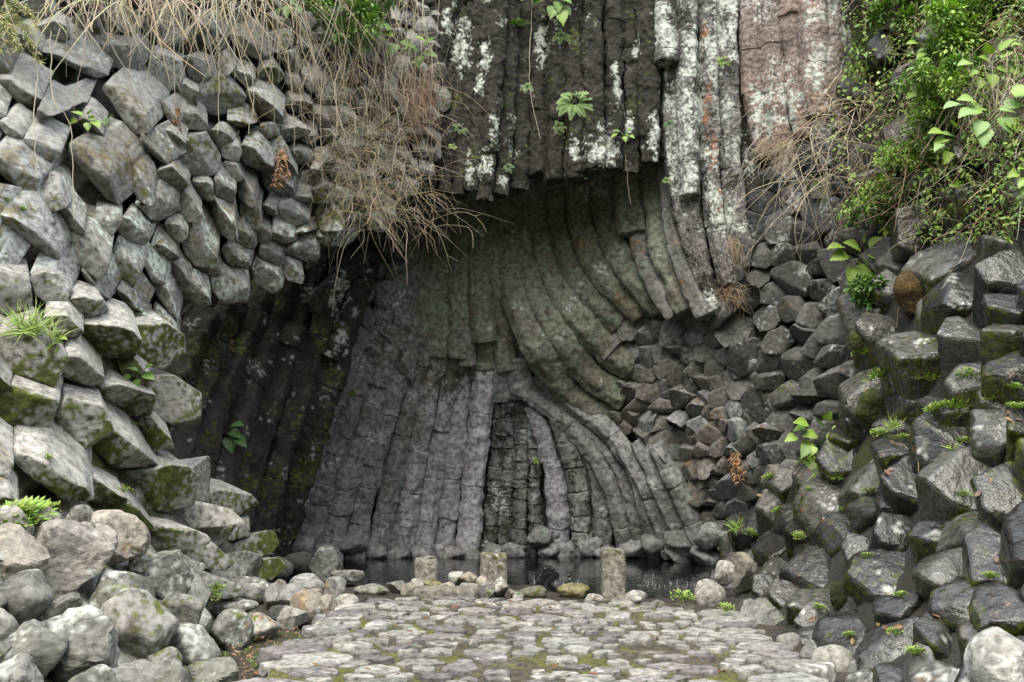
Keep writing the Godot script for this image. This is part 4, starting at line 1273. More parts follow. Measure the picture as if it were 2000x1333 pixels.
# a squared block with worn edges
func block_mesh(size: Vector3, worn: float, l: Look, tone: float) -> ArrayMesh:
	var hx := size.x * 0.5
	var hz := size.z * 0.5
	var ring := outline(PackedVector3Array([Vector3(-hx, 0, -hz), Vector3(hx, 0, -hz), Vector3(hx, 0, hz), Vector3(-hx, 0, hz)]), 0.03, worn)
	var n := ring.size()
	var v := PackedVector3Array([Vector3(0, size.y * 0.5, 0)])
	var caps := PackedByteArray([1])
	var rows := [[0.3, 0.5], [0.6, 0.5], [0.85, 0.5], [1.0 - worn / hx, 0.5], [1.0, 0.5 - worn / size.y]]
	var k := int(size.y / 0.035) + 1
	for i in k:
		rows.append([1.0, lerpf(0.5 - worn / size.y, -0.5, (i + 1.0) / k)])
	for r in rows:
		for q in ring:
			v.append(Vector3(q.x * r[0], size.y * r[1], q.z * r[0]))
	for i in v.size():
		v[i] = rough(v[i] + Vector3(size.y * 9.0, 3.0, 0), worn * 0.5) - Vector3(size.y * 9.0, 3.0, 0)
	var idx := PackedInt32Array()
	for j in n:
		idx.append_array([0, 1 + j, 1 + (j + 1) % n])
	for r in rows.size() - 1:
		for j in n:
			var a := 1 + r * n + j
			var b := 1 + r * n + (j + 1) % n
			idx.append_array([a, a + n, b, b, a + n, b + n])
	return finish(v, idx, caps, l, tone)

func build_posts() -> void:
	var l := Look.new().but({"base": Color(0.3, 0.28, 0.24), "tint": Color(0.22, 0.2, 0.165), "vary": 0.45, "lichen": 0.22, "lichen_col": Color(0.5, 0.49, 0.44), "moss": 0.2, "moss_col": Color(0.07, 0.07, 0.02), "crust": 0.1})
	for e in [[832, 1135, 12.85, 0.33, 0.34, "lowest square stone post with a worn top behind the rubble heap", 0.1], [964, 1142, 12.75, 0.38, 0.46, "broad mossy square stone post at the middle of the pool edge", 0.05], [1198, 1160, 12.0, 0.3, 0.62, "tallest square stone post standing alone at the pool edge", 0.03]]:
		var base := at(e[0], e[1], e[2])
		var o := thing("stone_post", e[5], "stone post", base - Vector3(0, 0.08, 0), "stone posts at the pool edge")
		var m := part("shaft", block_mesh(Vector3(e[3], e[4] + 0.1, e[3]), 0.025, l.but({"moss": 0.28 if e[0] == 964 else 0.14}), 1.0), M.rock, o)
		m.position.y = e[4] * 0.5
		m.rotation.y = e[6]
		if e[0] == 832:
			var chip := part("top_stone", stone(Vector3(0.1, 0.03, 0.08), 0.8, 8, 6, 0.01, l, 0.9), M.rock, o)
			chip.position = Vector3(0.02, e[4] + 0.06, 0)

# ---------------------------------------------------------------- plants
const LIME := Color(0.2, 0.31, 0.055)
const GREEN := Color(0.115, 0.21, 0.045)
const DEEP := Color(0.055, 0.115, 0.03)
const STRAW := Color(0.44, 0.39, 0.27)
const BROWN := Color(0.2, 0.12, 0.065)

func spot(px: float, py: float, field: String) -> Array:
	var hit := touch(px, py)
	if hit.size() and field in ["left", "left_slope", "right", "right_slope"]:
		return hit
	var f: Field = fields[field]
	return [at(px, py, f.d(px, py) - (0.22 if field == "curtain" else 0.1)), Vector3(0, 0.2, 1).normalized()]

func scale_at(p: Vector3) -> float:
	return -p.z / FOCAL

func vary(c: Color, k := 0.25) -> Color:
	var t := 1.0 + rng.randf_range(-k, k)
	return Color(c.r * t * (1.0 + rng.randf_range(-0.12, 0.2)), c.g * t, c.b * t * (1.0 + rng.randf_range(-0.2, 0.3)))

func ball() -> Vector3:
	return Vector3(rng.randfn(), rng.randfn(), rng.randfn()).normalized()

func fern(px: float, py: float, size: float, field: String, label: String, c := GREEN, n := 9) -> void:
	var s := spot(px, py, field)
	var o := thing("fern", label, "fern", s[0], "ferns on the cliff")
	var len0: float = size * scale_at(s[0])
	for k in n:
		var an := TAU * (k + rng.randf_range(-0.3, 0.3)) / n
		var out := (Vector3(cos(an), sin(an) * 0.8 + 0.15, 0) + Vector3(0, 0, 0.75)).normalized()
		var length := len0 * rng.randf_range(0.7, 1.15)
		var w := Weave.new()
		var pts := PackedVector3Array()
		for j in 9:
			var t := j / 8.0
			pts.append(out * length * t + Vector3(0, -0.75, 0.1) * length * t * t * 0.8)
		w.tube(pts, 0.006, 0.002, c * 0.7, 3)
		var pairs := clampi(int(length / 0.022), 8, 20)
		for j in pairs:
			var t := 0.12 + 0.85 * j / pairs
			var i := int(t * 8.0)
			var p := pts[i].lerp(pts[mini(i + 1, 8)], t * 8.0 - i)
			var tan := (pts[mini(i + 1, 8)] - pts[i]).normalized()
			var side := tan.cross(Vector3(0.1, 0.3, 1)).normalized()
			var long := length * 0.24 * sin(PI * pow(t, 0.65)) + 0.012
			for sgn in [-1.0, 1.0]:
				w.leaf(p, (side * sgn + tan * 0.45).normalized(), Vector3(0, 0.4, 1), long, maxf(length * 0.042, 0.011), vary(c, 0.15), 0.25, 2, 0.1)
		part("frond", w.mesh(self), M.leaf, o)

func weed(px: float, py: float, size: float, field: String, label: String, group := "", c := LIME, n := 34, called := "weed", round_ := 0.6) -> void:
	var s := spot(px, py, field)
	var nn: Vector3 = (s[1] * 0.5 + Vector3.UP).normalized()
	var o := thing(called, label, "plant", s[0], group)
	var r: float = size * scale_at(s[0])
	var w := Weave.new()
	for k in int(n * 1.8):
		var d := ball()
		if d.dot(nn) < 0.0:
			d = d - nn * 2.0 * d.dot(nn)
		var reach := r * sqrt(rng.randf())
		var p := (d - nn * d.dot(nn)) * reach + nn * (0.02 + 0.5 * r * rng.randf() * (1.0 - reach / r * 0.6))
		if k % 4 == 0:
			w.tube(PackedVector3Array([p * 0.15, p * 0.7 + nn * 0.01, p]), 0.003, 0.002, c * 0.7, 3)
		w.leaf(p, (d + nn * 0.3).normalized(), nn, r * rng.randf_range(0.13, 0.28), r * rng.randf_range(0.11, 0.2), vary(c), 0.2, 2, 0.12, round_)
	part("foliage", w.mesh(self), M.leaf, o)

func grass(px: float, py: float, size: float, field: String, label: String, c := LIME, n := 40, hang := 0.5) -> void:
	var s := spot(px, py, field)
	var o := thing("grass_tuft", label, "grass", s[0], "grass tufts on the rocks")
	var r: float = size * scale_at(s[0])
	var w := Weave.new()
	for k in n:
		var d := (ball() * 0.7 + Vector3(0, 0.7, 0.5)).normalized()
		w.leaf(Vector3(rng.randf_range(-1, 1), 0, rng.randf_range(-0.3, 0.5)) * r * 0.35, d, Vector3(0.2, 0.6, 1).normalized(), r * rng.randf_range(0.6, 1.3), 0.011, vary(c), hang * rng.randf_range(0.6, 1.6), 5, 0.2)
	part("foliage", w.mesh(self), M.leaf, o)

var leaf_kinds := {}
func leaf_mesh(kind: int, c: Color) -> ArrayMesh:
	# a broad toothed leaf, one unit long
	var key := [kind, c]
	if not leaf_kinds.has(key):
		var v := PackedVector3Array()
		var idx := PackedInt32Array()
		var col := PackedColorArray()
		var n := 12
		for k in n + 1:
			var t := float(k) / n
			var w := 0.36 * sin(PI * pow(t * 0.96 + 0.04, 0.6)) * (1.0 + (0.12 if k % 2 else -0.05))
			var y := -0.22 * t * t
			for j in [-1.0, -0.5, 0.0, 0.5, 1.0]:
				v.append(Vector3(w * j, y + 0.1 * absf(j) * w * 2.0 - (0.02 if k % 2 else 0.0) * absf(j) + rng.randf_range(-0.006, 0.006), -t))
				col.append(c * (1.18 if j == 0.0 else (0.92 + 0.12 * (k % 2))))
		for k in n:
			for j in 4:
				var a := k * 5 + j
				idx.append_array([a, a + 1, a + 5, a + 1, a + 6, a + 5])
		var w2 := Weave.new()
		w2.v = v
		w2.idx = idx
		w2.col = col
		leaf_kinds[key] = w2.mesh(self)
	return leaf_kinds[key]

func broadleaf(px: float, py: float, size: float, n: int, leaf_px: float, field: String, label: String, tones: Array, hang := 0.0) -> void:
	var s := spot(px, py, field)
	var k0 := scale_at(s[0])
	var o := thing("leafy_plant", label, "plant", s[0] + Vector3(0, 0, 0.75 if field == "right" and py < 480.0 else (0.35 if field == "left" and py < 140.0 else 0.02)), "broad leaved plants on the rock")
	var r: float = size * k0
	for k in n:
		var an := TAU * (k * 0.382 + rng.randf_range(-0.06, 0.06))
		var p := Vector3(cos(an) * r * sqrt((k + 0.5) / n), (sin(an) * 0.75 - hang) * r * sqrt((k + 0.5) / n) + 0.25 * r, r * rng.randf_range(0.35, 0.8))
		var w := Weave.new()
		w.tube(PackedVector3Array([Vector3(0, -0.1 * r, 0), p * 0.5 + Vector3(0, 0.1 * r, 0), p]), 0.005, 0.003, DEEP * 1.2, 3)
		var stalk := part("stem", w.mesh(self), M.leaf, o)
		var l := part("leaf", leaf_mesh(rng.randi() % 3, tones[rng.randi() % tones.size()]), M.leaf, stalk)
		var length: float = leaf_px * k0 * rng.randf_range(0.75, 1.2)
		var dir := (Vector3(cos(an) * 0.9, sin(an) * 0.6 - 0.35, 0.35)).normalized()
		var up := (Vector3(0, 0.7, 0.85) + ball() * 0.3).normalized()
		var x := dir.cross(up).normalized()
		l.transform = Transform3D(Basis(x, x.cross(dir), -dir).scaled(Vector3.ONE * length), p)

func shrub(px: float, py: float, rx: float, ry: float, n: int, leaf_px: float, field: String, label: String, tones: Array, proud := 0.55, round_ := 0.6) -> void:
	var s := spot(px, py, field)
	var k0 := scale_at(s[0])
	var o := thing("shrub", label, "shrub", s[0], "shrubs on the banks")
	for k in 9:
		var w := Weave.new()
		var end := Vector3(rng.randf_range(-1, 1) * rx, rng.randf_range(-1, 0.8) * ry, 0) * k0 + Vector3(0, 0, rng.randf_range(0.2, 1.0) * proud)
		w.tube(PackedVector3Array([Vector3(0, 0, -0.2), end * 0.4 + Vector3(0, 0.08, 0.05), end * 0.75 + Vector3(0, 0.06, 0.03), end]), 0.008, 0.003, Color(0.12, 0.09, 0.05), 4)
		part("stem", w.mesh(self), M.twig, o)
	var clumps := []
	for k in 26:
		var q := Vector2.from_angle(rng.randf() * TAU) * sqrt(rng.randf())
		clumps.append([Vector3(q.x * rx * k0, q.y * ry * k0, rng.randf_range(0.0, 1.0) * proud), rng.randf_range(0.18, 0.42) * minf(rx, ry) * k0, tones[rng.randi() % tones.size()]])
	var f := Weave.new()
	for k in int(n * 1.7):
		var cl = clumps[rng.randi() % clumps.size()]
		var d := ball()
		var p: Vector3 = cl[0] + d * cl[1] * pow(rng.randf(), 0.4) * Vector3(1.2, 0.8, 1)
		var dir := (d + ball() * 0.6 + Vector3(0, -0.3, 0.4)).normalized()
		f.leaf(p, dir, (Vector3(0, 1, 0.4) + ball() * 0.4).normalized(), leaf_px * k0 * rng.randf_range(0.6, 1.25), leaf_px * k0 * rng.randf_range(0.35, 0.6), vary(cl[2] * 1.25), 0.2, 2, 0.12, round_)
	part("foliage", f.mesh(self), M.leaf, o)

func strand(a: Vector3, b: Vector3, sag: Vector3, wild: float, n := 7) -> PackedVector3Array:
	var out := PackedVector3Array()
	var off := Vector3.ZERO
	for k in n:
		var t := float(k) / (n - 1)
		out.append(a.lerp(b, t) + sag * sin(PI * t) + off)
		off += ball() * wild
	return out

func dead_clump(label: String, field: String, box: Array, n: int, loose: int, c: Color, length: Vector2, dir: Vector3, wild: float, radius := 0.007, called := "dead_canes") -> void:
	# BOX: [across from, across to, up from, up to]
	var f: Field = fields[field]
	var mid := at((box[0] + box[1]) * 0.5, (box[2] + box[3]) * 0.5, f.d((box[0] + box[1]) * 0.5, (box[2] + box[3]) * 0.5) - 0.15)
	var o := thing(called, label, "dead plant", mid, "dead stems on the cliff")
	var many := Weave.new()
	for k in n + loose:
		var px := rng.randf_range(box[0], box[1])
		var py := rng.randf_range(box[2], box[3])
		var a := at(px, py, f.d(px, py) - rng.randf_range(0.0, 0.35))
		var b := a + (dir + ball() * wild).normalized() * rng.randf_range(length.x, length.y)
		b.z = maxf(b.z, a.z + 0.1)
		var pts := strand(a - mid, b - mid, Vector3(rng.randf_range(-0.25, 0.25), rng.randf_range(-0.05, 0.28), 0.18) * a.distance_to(b), 0.02)
		if k < n:
			var w := Weave.new()
			w.tube(pts, radius * rng.randf_range(0.8, 1.3), radius * 0.5, vary(c), 4)
			if rng.randf() < 0.5:
				w.tube(strand(pts[4], pts[4] + (dir + ball() * 0.9).normalized() * length.x * 0.4, Vector3.ZERO, 0.008, 4), radius * 0.6, radius * 0.3, vary(c), 3)
			part("stem", w.mesh(self), M.twig, o)
		else:
			many.tube(pts, radius * 0.55, radius * 0.25, vary(c, 0.35), 3)
	if loose:
		part("twigs", many.mesh(self), M.twig, o, "stuff")

func vine(pts: Array, field: String, label: String, c: Color, leaves := 0, radius := 0.007) -> void:
	var f: Field = fields[field]
	var line := PackedVector3Array()
	for e in pts:
		line.append(at(e[0], e[1], f.d(e[0], e[1]) - (e[2] if e.size() > 2 else 0.3)))
	var o := thing("hanging_vine", label, "vine", line[0], "vines hanging down the cliff")
	line = spline(line, 0.12)
	for i in line.size():
		line[i] += ball() * 0.012 - o.position
	var w := Weave.new()
	w.tube(line, radius, radius * 0.6, c, 4)
	part("stem", w.mesh(self), M.twig, o)
	if leaves:
		var l := Weave.new()
		for k in leaves:
			var p := line[rng.randi() % line.size()]
			var d := (ball() + Vector3(0, -0.2, 0.5)).normalized()
			var s := rng.randf_range(0.05, 0.1)
			l.tube(PackedVector3Array([p, p + d * 0.05, p + d * 0.08]), 0.002, 0.002, DEEP, 3)
			l.leaf(p + d * 0.08, (d + Vector3(0, -0.6, 0)).normalized(), Vector3(0, 0.6, 1), s, s * 0.85, vary(LIME), 0.15, 3, 0.1, 0.55)
		part("leaves", l.mesh(self), M.leaf, o, "stuff")

func withered(px: float, py: float, high: float, field: String, label: String) -> void:
	var s := spot(px, py, field)
	var o := thing("withered_fern", label, "dead plant", s[0] + Vector3(0, 0, 0.06), "withered ferns")
	var h: float = high * scale_at(s[0])
	for k in 6:
		var w := Weave.new()
		var a := Vector3(rng.randf_range(-0.1, 0.1) * h, 0.1 * h, 0)
		var line := strand(a, a + Vector3(rng.randf_range(-0.22, 0.22), -rng.randf_range(0.7, 1.1), 0.1) * h, Vector3(0, 0, 0.1 * h), 0.006, 9)
		w.tube(line, 0.005, 0.002, BROWN, 3)
		for j in 34:
			var p := line[1 + rng.randi() % 8]
			w.leaf(p, (ball() + Vector3(0, -0.9, 0.2)).normalized(), Vector3(0, 0.2, 1), h * rng.randf_range(0.08, 0.2), h * 0.05, vary(BROWN * 1.4, 0.4), 0.7, 2, 0.9)
		part("frond", w.mesh(self), M.leaf, o)

func fallen(p: Vector3, up: Vector3, size: float, label: String, group: String) -> void:
	var c: Color = [Color(0.16, 0.08, 0.045), Color(0.2, 0.1, 0.05), Color(0.16, 0.08, 0.045), Color(0.26, 0.17, 0.06), Color(0.26, 0.15, 0.08)][rng.randi() % 5]
	var w := Weave.new()
	var d := (ball() * Vector3(1, 0.15, 1))
	d = (d - up * d.dot(up)).normalized()
	w.leaf(-d * size * 0.5, d, up, size, size * rng.randf_range(0.4, 0.6), vary(c * 0.8), rng.randf_range(-0.25, 0.2), 4, rng.randf_range(0.1, 0.7), 0.75)
	var o := part("fallen_leaf", w.mesh(self), M.leaf, self)
	o.position = p + up * 0.012
	tag(o, label, "leaf", group)

func build_plants() -> void:
	# ferns on the hanging columns
	fern(1122, 200, 48, "curtain", "largest bright green fern at the middle of the hanging columns", GREEN * 1.15, 13)
	fern(1158, 104, 26, "curtain", "fern with spread fronds high on the hanging columns", GREEN, 8)
	fern(1030, 170, 20, "curtain", "small fern beside the long pale hanging vine", GREEN, 7)
	fern(968, 163, 16, "curtain", "small fern left of the pale hanging vine", GREEN, 7)
	fern(1092, 246, 22, "curtain", "drooping fern below the largest fern", GREEN, 7)
	fern(1150, 254, 17, "curtain", "small bluish fern right below the largest fern", DEEP * 1.3, 7)
	fern(1265, 145, 14, "curtain", "tiny fern under the broken column at the top right", GREEN, 6)
	fern(1410, 120, 20, "curtain", "yellowish fern on the lichened column right of the cave mouth", LIME, 7)
	fern(1306, 242, 17, "curtain", "fern in the groove beside the white lichened column", DEEP * 1.3, 7)
	fern(898, 250, 22, "curtain", "fern on the leftmost lichened columns above the lip", GREEN, 7)
	fern(992, 326, 16, "curtain", "small dark fern just above the lip of the cave", DEEP * 1.4, 7)
	fern(1302, 352, 12, "curtain", "tiny fern at the right end of the cave lip", GREEN, 6)
	fern(1172, 312, 12, "curtain", "yellow green fern on white lichen over the cave lip", LIME, 6)
	fern(885, 286, 12, "curtain", "yellow fern sprig beside the dead twigs", LIME, 5)
	fern(1048, 898, 12, "cave", "small yellow fern in the niche between the cave columns", LIME, 6)
	fern(820, 880, 14, "cave", "small green fern on the pale columns of the cave", GREEN, 6)
	fern(688, 765, 12, "cave", "tiny fern on the left columns of the cave", DEEP * 1.3, 5)
	fern(1095, 70, 26, "curtain", "long fern hanging under the leafy plant at the top", GREEN, 8)
	broadleaf(1085, 18, 42, 12, 34, "curtain", "broad leaved plant at the top of the hanging columns", [GREEN, LIME * 0.9])
	weed(1010, 52, 30, "curtain", "lush small leaved plant in the wet groove at the top", "", GREEN, 90)
	weed(985, 214, 22, "curtain", "leafy tuft on a moss cushion above the cave", "", LIME * 0.85, 40)
	broadleaf(1216, 268, 16, 6, 15, "curtain", "small broad leaved plant above the cave lip", [LIME, GREEN])
	weed(990, 138, 15, "curtain", "sprig of round leaves between two small ferns", "", GREEN, 24)
	weed(942, 112, 8, "curtain", "tiny yellow green sprig between white lichen streaks", "", LIME, 10)
	weed(1145, 352, 9, "curtain", "tiny green sprig hanging over the cave lip", "", GREEN, 12)
	# left cliff
	shrub(695, 60, 90, 75, 2600, 11, "left", "feathery green shrub hanging over the top of the blocky cliff", [GREEN * 0.9, GREEN * 0.75, GREEN], 1.1)
	broadleaf(575, 40, 40, 12, 24, "left", "leafy sapling at the top between dead canes and green shrub", [GREEN * 0.8, DEEP * 1.3])
	broadleaf(785, 112, 34, 9, 28, "left", "bright broad leaves at the foot of the feathery shrub", [GREEN, LIME * 0.8])
	broadleaf(828, 128, 18, 4, 30, "left", "few large leaves nearest the hanging columns", [GREEN])
	broadleaf(172, 240, 18, 6, 22, "left", "bright young plant on the big mossy block", [LIME])
	grass(205, 248, 26, "left", "thin grass beside the bright young plant", GREEN, 18)
	weed(12, 394, 16, "left", "small bright plant at the left edge of the blocky cliff", "", GREEN)
	weed(42, 412, 14, "left_slope", "yellow moss tuft on the block at the left edge", "", LIME, 60)
	grass(60, 655, 62, "left_slope", "large fresh grass tuft on the left slope", LIME * 0.9, 90)
	grass(105, 668, 40, "left_slope", "smaller grass tuft right of the large one", LIME * 0.8, 40)
	broadleaf(112, 672, 14, 4, 20, "left_slope", "round leaves under the grass on the left slope", [LIME])
	broadleaf(280, 738, 20, 5, 24, "left_slope", "pale green plant at the edge of the dark hollow", [GREEN * 1.1])
	broadleaf(445, 850, 28, 7, 30, "hollow", "dark green plant with fingered leaves in the hollow", [DEEP * 1.3, GREEN * 0.8])
	weed(318, 845, 18, "hollow", "green plant in the dark gap beside the left slope", "", GREEN)
	dead_clump("seedy dry stalk rising in the dark hollow", "hollow", [352, 364, 818, 830], 3, 20, Color(0.25, 0.22, 0.08), Vector2(0.3, 0.6), Vector3(0.1, 1, 0.2), 0.18, 0.005, "seed_stalk")
	weed(34, 1020, 62, "left_slope", "large patch of bright leafy plants above the dry stone wall", "", LIME, 260)
	weed(95, 1000, 26, "left_slope", "small leafy patch right of the large bright one", "", LIME, 70)
	for e in [[215, 850, 16], [90, 898, 18], [240, 962, 22], [195, 690, 12], [150, 800, 10], [345, 1000, 10], [440, 1045, 10], [300, 845, 12], [260, 830, 10]]:
		weed(e[0], e[1], e[2], "left_slope", "small weed growing in a joint of the left slope", "weeds in the joints of the left slope", LIME, 36)
	for e in [[405, 1165, 26], [440, 1190, 30], [470, 1212, 26], [420, 1150, 18]]:
		weed(e[0], e[1], e[2], "left_slope", "strip of low ground cover between the grey slabs", "ground cover between the grey slabs", LIME, 80, "ground_cover")
	# dead stems
	dead_clump("pale dead canes hanging over the upper left blocks", "left", [170, 330, -60, 10], 50, 50, STRAW, Vector2(1.0, 2.4), Vector3(0.12, -1, 0.6), 0.42, 0.011)
	dead_clump("dense pale dead canes at the top of the blocky cliff", "left", [300, 470, -60, 20], 46, 50, STRAW, Vector2(1.0, 2.2), Vector3(0.05, -1, 0.6), 0.4, 0.011)
	dead_clump("long pale dead canes reaching down beside the sapling", "left", [450, 640, -60, 20], 36, 40, STRAW * 0.9, Vector2(1.2, 2.8), Vector3(0.35, -1, 0.4), 0.35, 0.008)
	dead_clump("tangle of dry brown twigs hanging between cliff and cave lip", "left", [630, 860, 110, 330], 46, 130, Color(0.33, 0.28, 0.19), Vector2(0.5, 1.6), Vector3(0.1, -0.9, 0.3), 0.95, 0.006, "dead_bush")
	dead_clump("bushy mass of fine straw twigs over the left of the cave", "left", [650, 780, 250, 430], 50, 330, Color(0.36, 0.33, 0.2), Vector2(0.25, 0.8), Vector3(0.2, -0.5, 0.6), 1.5, 0.006, "dead_bush")
	dead_clump("loose curling twigs dangling before the cave", "left", [680, 850, 340, 450], 46, 60, Color(0.36, 0.3, 0.2), Vector2(0.6, 1.6), Vector3(0.4, -0.8, 0.4), 1.0, 0.006, "dead_bush")
	dead_clump("reddish dry grass hanging beside the leftmost lichened columns", "left", [790, 850, 130, 200], 20, 160, Color(0.26, 0.16, 0.1), Vector2(0.5, 1.1), Vector3(0.05, -1, 0.25), 0.16, 0.005, "dead_grass")
	dead_clump("fine dry stems hanging over the top of the twig tangle", "left", [630, 860, -60, 120], 34, 130, Color(0.38, 0.33, 0.23), Vector2(1.0, 3.0), Vector3(0.0, -1, 0.22), 0.25, 0.006, "dead_grass")
	vine([[1042, -40], [1036, 80], [1034, 160], [1044, 220], [1056, 272]], "curtain", "long pale bare vine hanging down the middle columns", STRAW * 1.1)
	vine([[66, 40], [72, 160], [66, 230], [72, 350]], "left", "thin vine hanging across the big blocks at the left edge", STRAW * 0.8)
	vine([[98, 60], [104, 200], [136, 240], [142, 430]], "left", "long thin vine crossing the big rusty block", STRAW * 0.8)
	vine([[560, 90], [572, 220], [576, 300]], "left", "thin vine hanging down the middle of the blocky cliff", STRAW * 0.8)
	vine([[425, 60], [428, 150], [426, 262]], "left", "thin vine hanging over the broad pale block", STRAW * 0.8)
	vine([[490, 120], [494, 200], [484, 262]], "left", "short thin vine right of the broad pale block", STRAW * 0.8)
	vine([[628, 140], [626, 260], [630, 355]], "left", "thin vine at the left edge of the twig tangle", STRAW * 0.8)
	vine([[500, -20], [600, 50], [650, 160], [660, 260]], "left", "arching bare cane left of the green shrub", STRAW, 0, 0.009)
	vine([[1222, 300], [1226, 350], [1232, 400, 0.5]], "curtain", "root hanging from the cave lip", Color(0.2, 0.15, 0.1), 0, 0.006)
	withered(350, 215, 55, "left", "withered brown fern hanging under the broad pale block")
	withered(552, 300, 75, "left", "long withered brown fern hanging at the middle of the cliff")
	withered(450, 645, 62, "hollow", "withered red brown fern hanging in the dark hollow")
	withered(692, 120, 70, "left", "withered brown fern below the feathery green shrub")
	withered(1432, 885, 60, "right", "withered brown fern hanging at the right foot of the cave")
	# conifer spray
	var s := spot(40, 50, "left")
	var con := thing("conifer_branch", "feathery yellow green conifer branch in the upper left corner", "branch", s[0] + Vector3(0, 0, 0.25))
	for k in 16:
		var w := Weave.new()
		var a := Vector3(rng.randf_range(-0.5, 0.2), rng.randf_range(-0.25, 0.5), rng.randf_range(0.0, 0.2))
		var line := strand(a, a + Vector3(rng.randf_range(0.1, 0.4), -rng.randf_range(0.2, 0.55), 0.15), Vector3(0, 0.08, 0.05), 0.01, 8)
		w.tube(line, 0.006, 0.002, Color(0.2, 0.16, 0.07), 3)
		for j in 150:
			var p := line[rng.randi() % 8]
			w.leaf(p + ball() * 0.03, (ball() + Vector3(0.3, -0.5, 0.3)).normalized(), Vector3(0, 0.4, 1), rng.randf_range(0.04, 0.1), 0.012, vary([Color(0.3, 0.3, 0.1), Color(0.14, 0.18, 0.06), Color(0.36, 0.33, 0.14)][j % 3]), 0.3, 2, 0.2)
		part("twig", w.mesh(self), M.leaf, con)
	# right bank
	var fresh := [LIME, GREEN, LIME * 0.8]
	shrub(1790, 50, 95, 75, 2000, 14, "right", "leafy shrub at the top of the right bank nearest the red columns", [GREEN, GREEN * 0.8, LIME * 0.8])
	shrub(1880, 60, 85, 85, 2200, 14, "right", "dense bright shrub at the top middle of the right bank", fresh)
	shrub(1965, 60, 75, 100, 2000, 15, "right", "yellowish shrub in the upper right corner", [LIME, LIME * 1.1, Color(0.25, 0.26, 0.07)])
	shrub(1850, 190, 110, 60, 2000, 12, "right", "low leafy growth below the top shrubs of the bank", fresh)
	shrub(1800, 300, 105, 65, 2400, 11, "right", "mat of small bright leaves at the middle of the bank", [LIME, LIME, GREEN])
	shrub(1940, 190, 75, 60, 1200, 13, "right", "thin growth with dry stems under the corner shrub", [LIME * 0.8, Color(0.28, 0.24, 0.12)])
	shrub(1700, 410, 60, 65, 700, 12, "right", "sparse small leaved shrub beside the dry right stems", [GREEN, LIME * 0.8])
	shrub(1690, 575, 40, 32, 500, 14, "right", "dark leafy shrublet under the large toothed leaves", [GREEN * 0.8, DEEP * 1.3])
	shrub(1945, 385, 34, 30, 180, 22, "right", "dark glossy leaved plant at the right edge of the bank", [DEEP * 1.3, GREEN])
	shrub(1690, 130, 55, 70, 260, 12, "right", "thin trailing growth right of the red columns", [LIME * 0.8, GREEN])
	shrub(2080, 200, 80, 160, 1200, 18, "right", "shrub just beyond the right edge of the bank", fresh)
	shrub(1900, -80, 160, 60, 1500, 16, "right", "shrubs crowning the right bank", fresh)
	broadleaf(1868, 285, 62, 18, 36, "right", "plant with large pale toothed leaves at the middle of the bank", [LIME * 1.1, Color(0.19, 0.32, 0.1)])
	broadleaf(1962, 200, 64, 18, 36, "right", "tall plant with large toothed leaves at the right edge", [LIME * 1.1, Color(0.19, 0.32, 0.1)])
	broadleaf(1870, 200, 46, 12, 28, "right", "toothed leaves above the large pale plant", [LIME])
	broadleaf(1675, 515, 46, 10, 40, "right", "plant with large toothed leaves overhanging the dark rocks", [LIME * 0.9, LIME])
	broadleaf(1755, 235, 36, 9, 27, "right", "few toothed leaves left of the bright mat", [LIME])
	broadleaf(1840, 420, 20, 4, 40, "right", "single large drooping leaves over the mossy ledge", [LIME])
	broadleaf(1598, 868, 52, 18, 30, "right", "heart leaved plant hanging over the wet blocks", [LIME, LIME * 1.1, GREEN])
	broadleaf(1942, 395, 36, 10, 28, "right", "round pale leaves below the tall plant at the right edge", [LIME])
	broadleaf(1815, 330, 50, 14, 30, "right", "plant with pale toothed leaves at the foot of the bright mat", [LIME * 1.1, Color(0.19, 0.32, 0.1)])
	broadleaf(1900, 110, 55, 14, 32, "right", "toothed leaves growing out of the dense bright shrub", [LIME * 1.1, LIME])
	broadleaf(1780, 160, 45, 10, 28, "right", "light green leaves below the shrub nearest the red columns", [LIME, LIME * 1.1])
	grass(1850, 430, 34, "right_slope", "grass tuft on the mossy ledge", LIME, 50)
	grass(1705, 535, 42, "right", "fine grass hanging behind the large toothed leaves", LIME, 60, 0.9)
	grass(1600, 925, 30, "right_slope", "grass tuft under the heart leaved plant", LIME, 40)
	grass(1438, 1035, 22, "right_slope", "grass tuft on the rocks at the right end of the pool", LIME, 36)
	grass(1745, 838, 26, "right_slope", "grass tuft on a middle block of the right slope", LIME, 36)
	grass(1860, 880, 18, "right_slope", "few grass blades among wet blocks", LIME, 14)
	dead_clump("long dry stems hanging over the dark column ends", "right", [1540, 1680, 180, 360], 44, 60, STRAW * 0.9, Vector2(0.8, 2.2), Vector3(-0.3, -0.9, 0.4), 0.8, 0.007)
	dead_clump("dry stems and roots across the middle of the right bank", "right", [1640, 1800, 240, 420], 34, 70, Color(0.3, 0.22, 0.14), Vector2(0.5, 1.3), Vector3(-0.5, -0.7, 0.4), 1.0, 0.006)
	dead_clump("dry straw hanging beneath the corner shrub", "right", [1850, 1990, 80, 200], 30, 160, STRAW * 0.8, Vector2(0.5, 1.2), Vector3(-0.25, -1, 0.3), 0.35, 0.006)
	dead_clump("dead grass tuft on the rock below the orange stain", "right", [1400, 1440, 560, 590], 10, 80, Color(0.26, 0.19, 0.11), Vector2(0.25, 0.6), Vector3(0.1, -0.5, 0.8), 0.8, 0.005, "dead_grass")
	dead_clump("fan of dry grass below the red columns", "right", [1500, 1560, 280, 310], 10, 120, Color(0.36, 0.3, 0.2), Vector2(0.3, 0.8), Vector3(-0.6, -0.5, 0.5), 0.5, 0.005, "dead_grass")
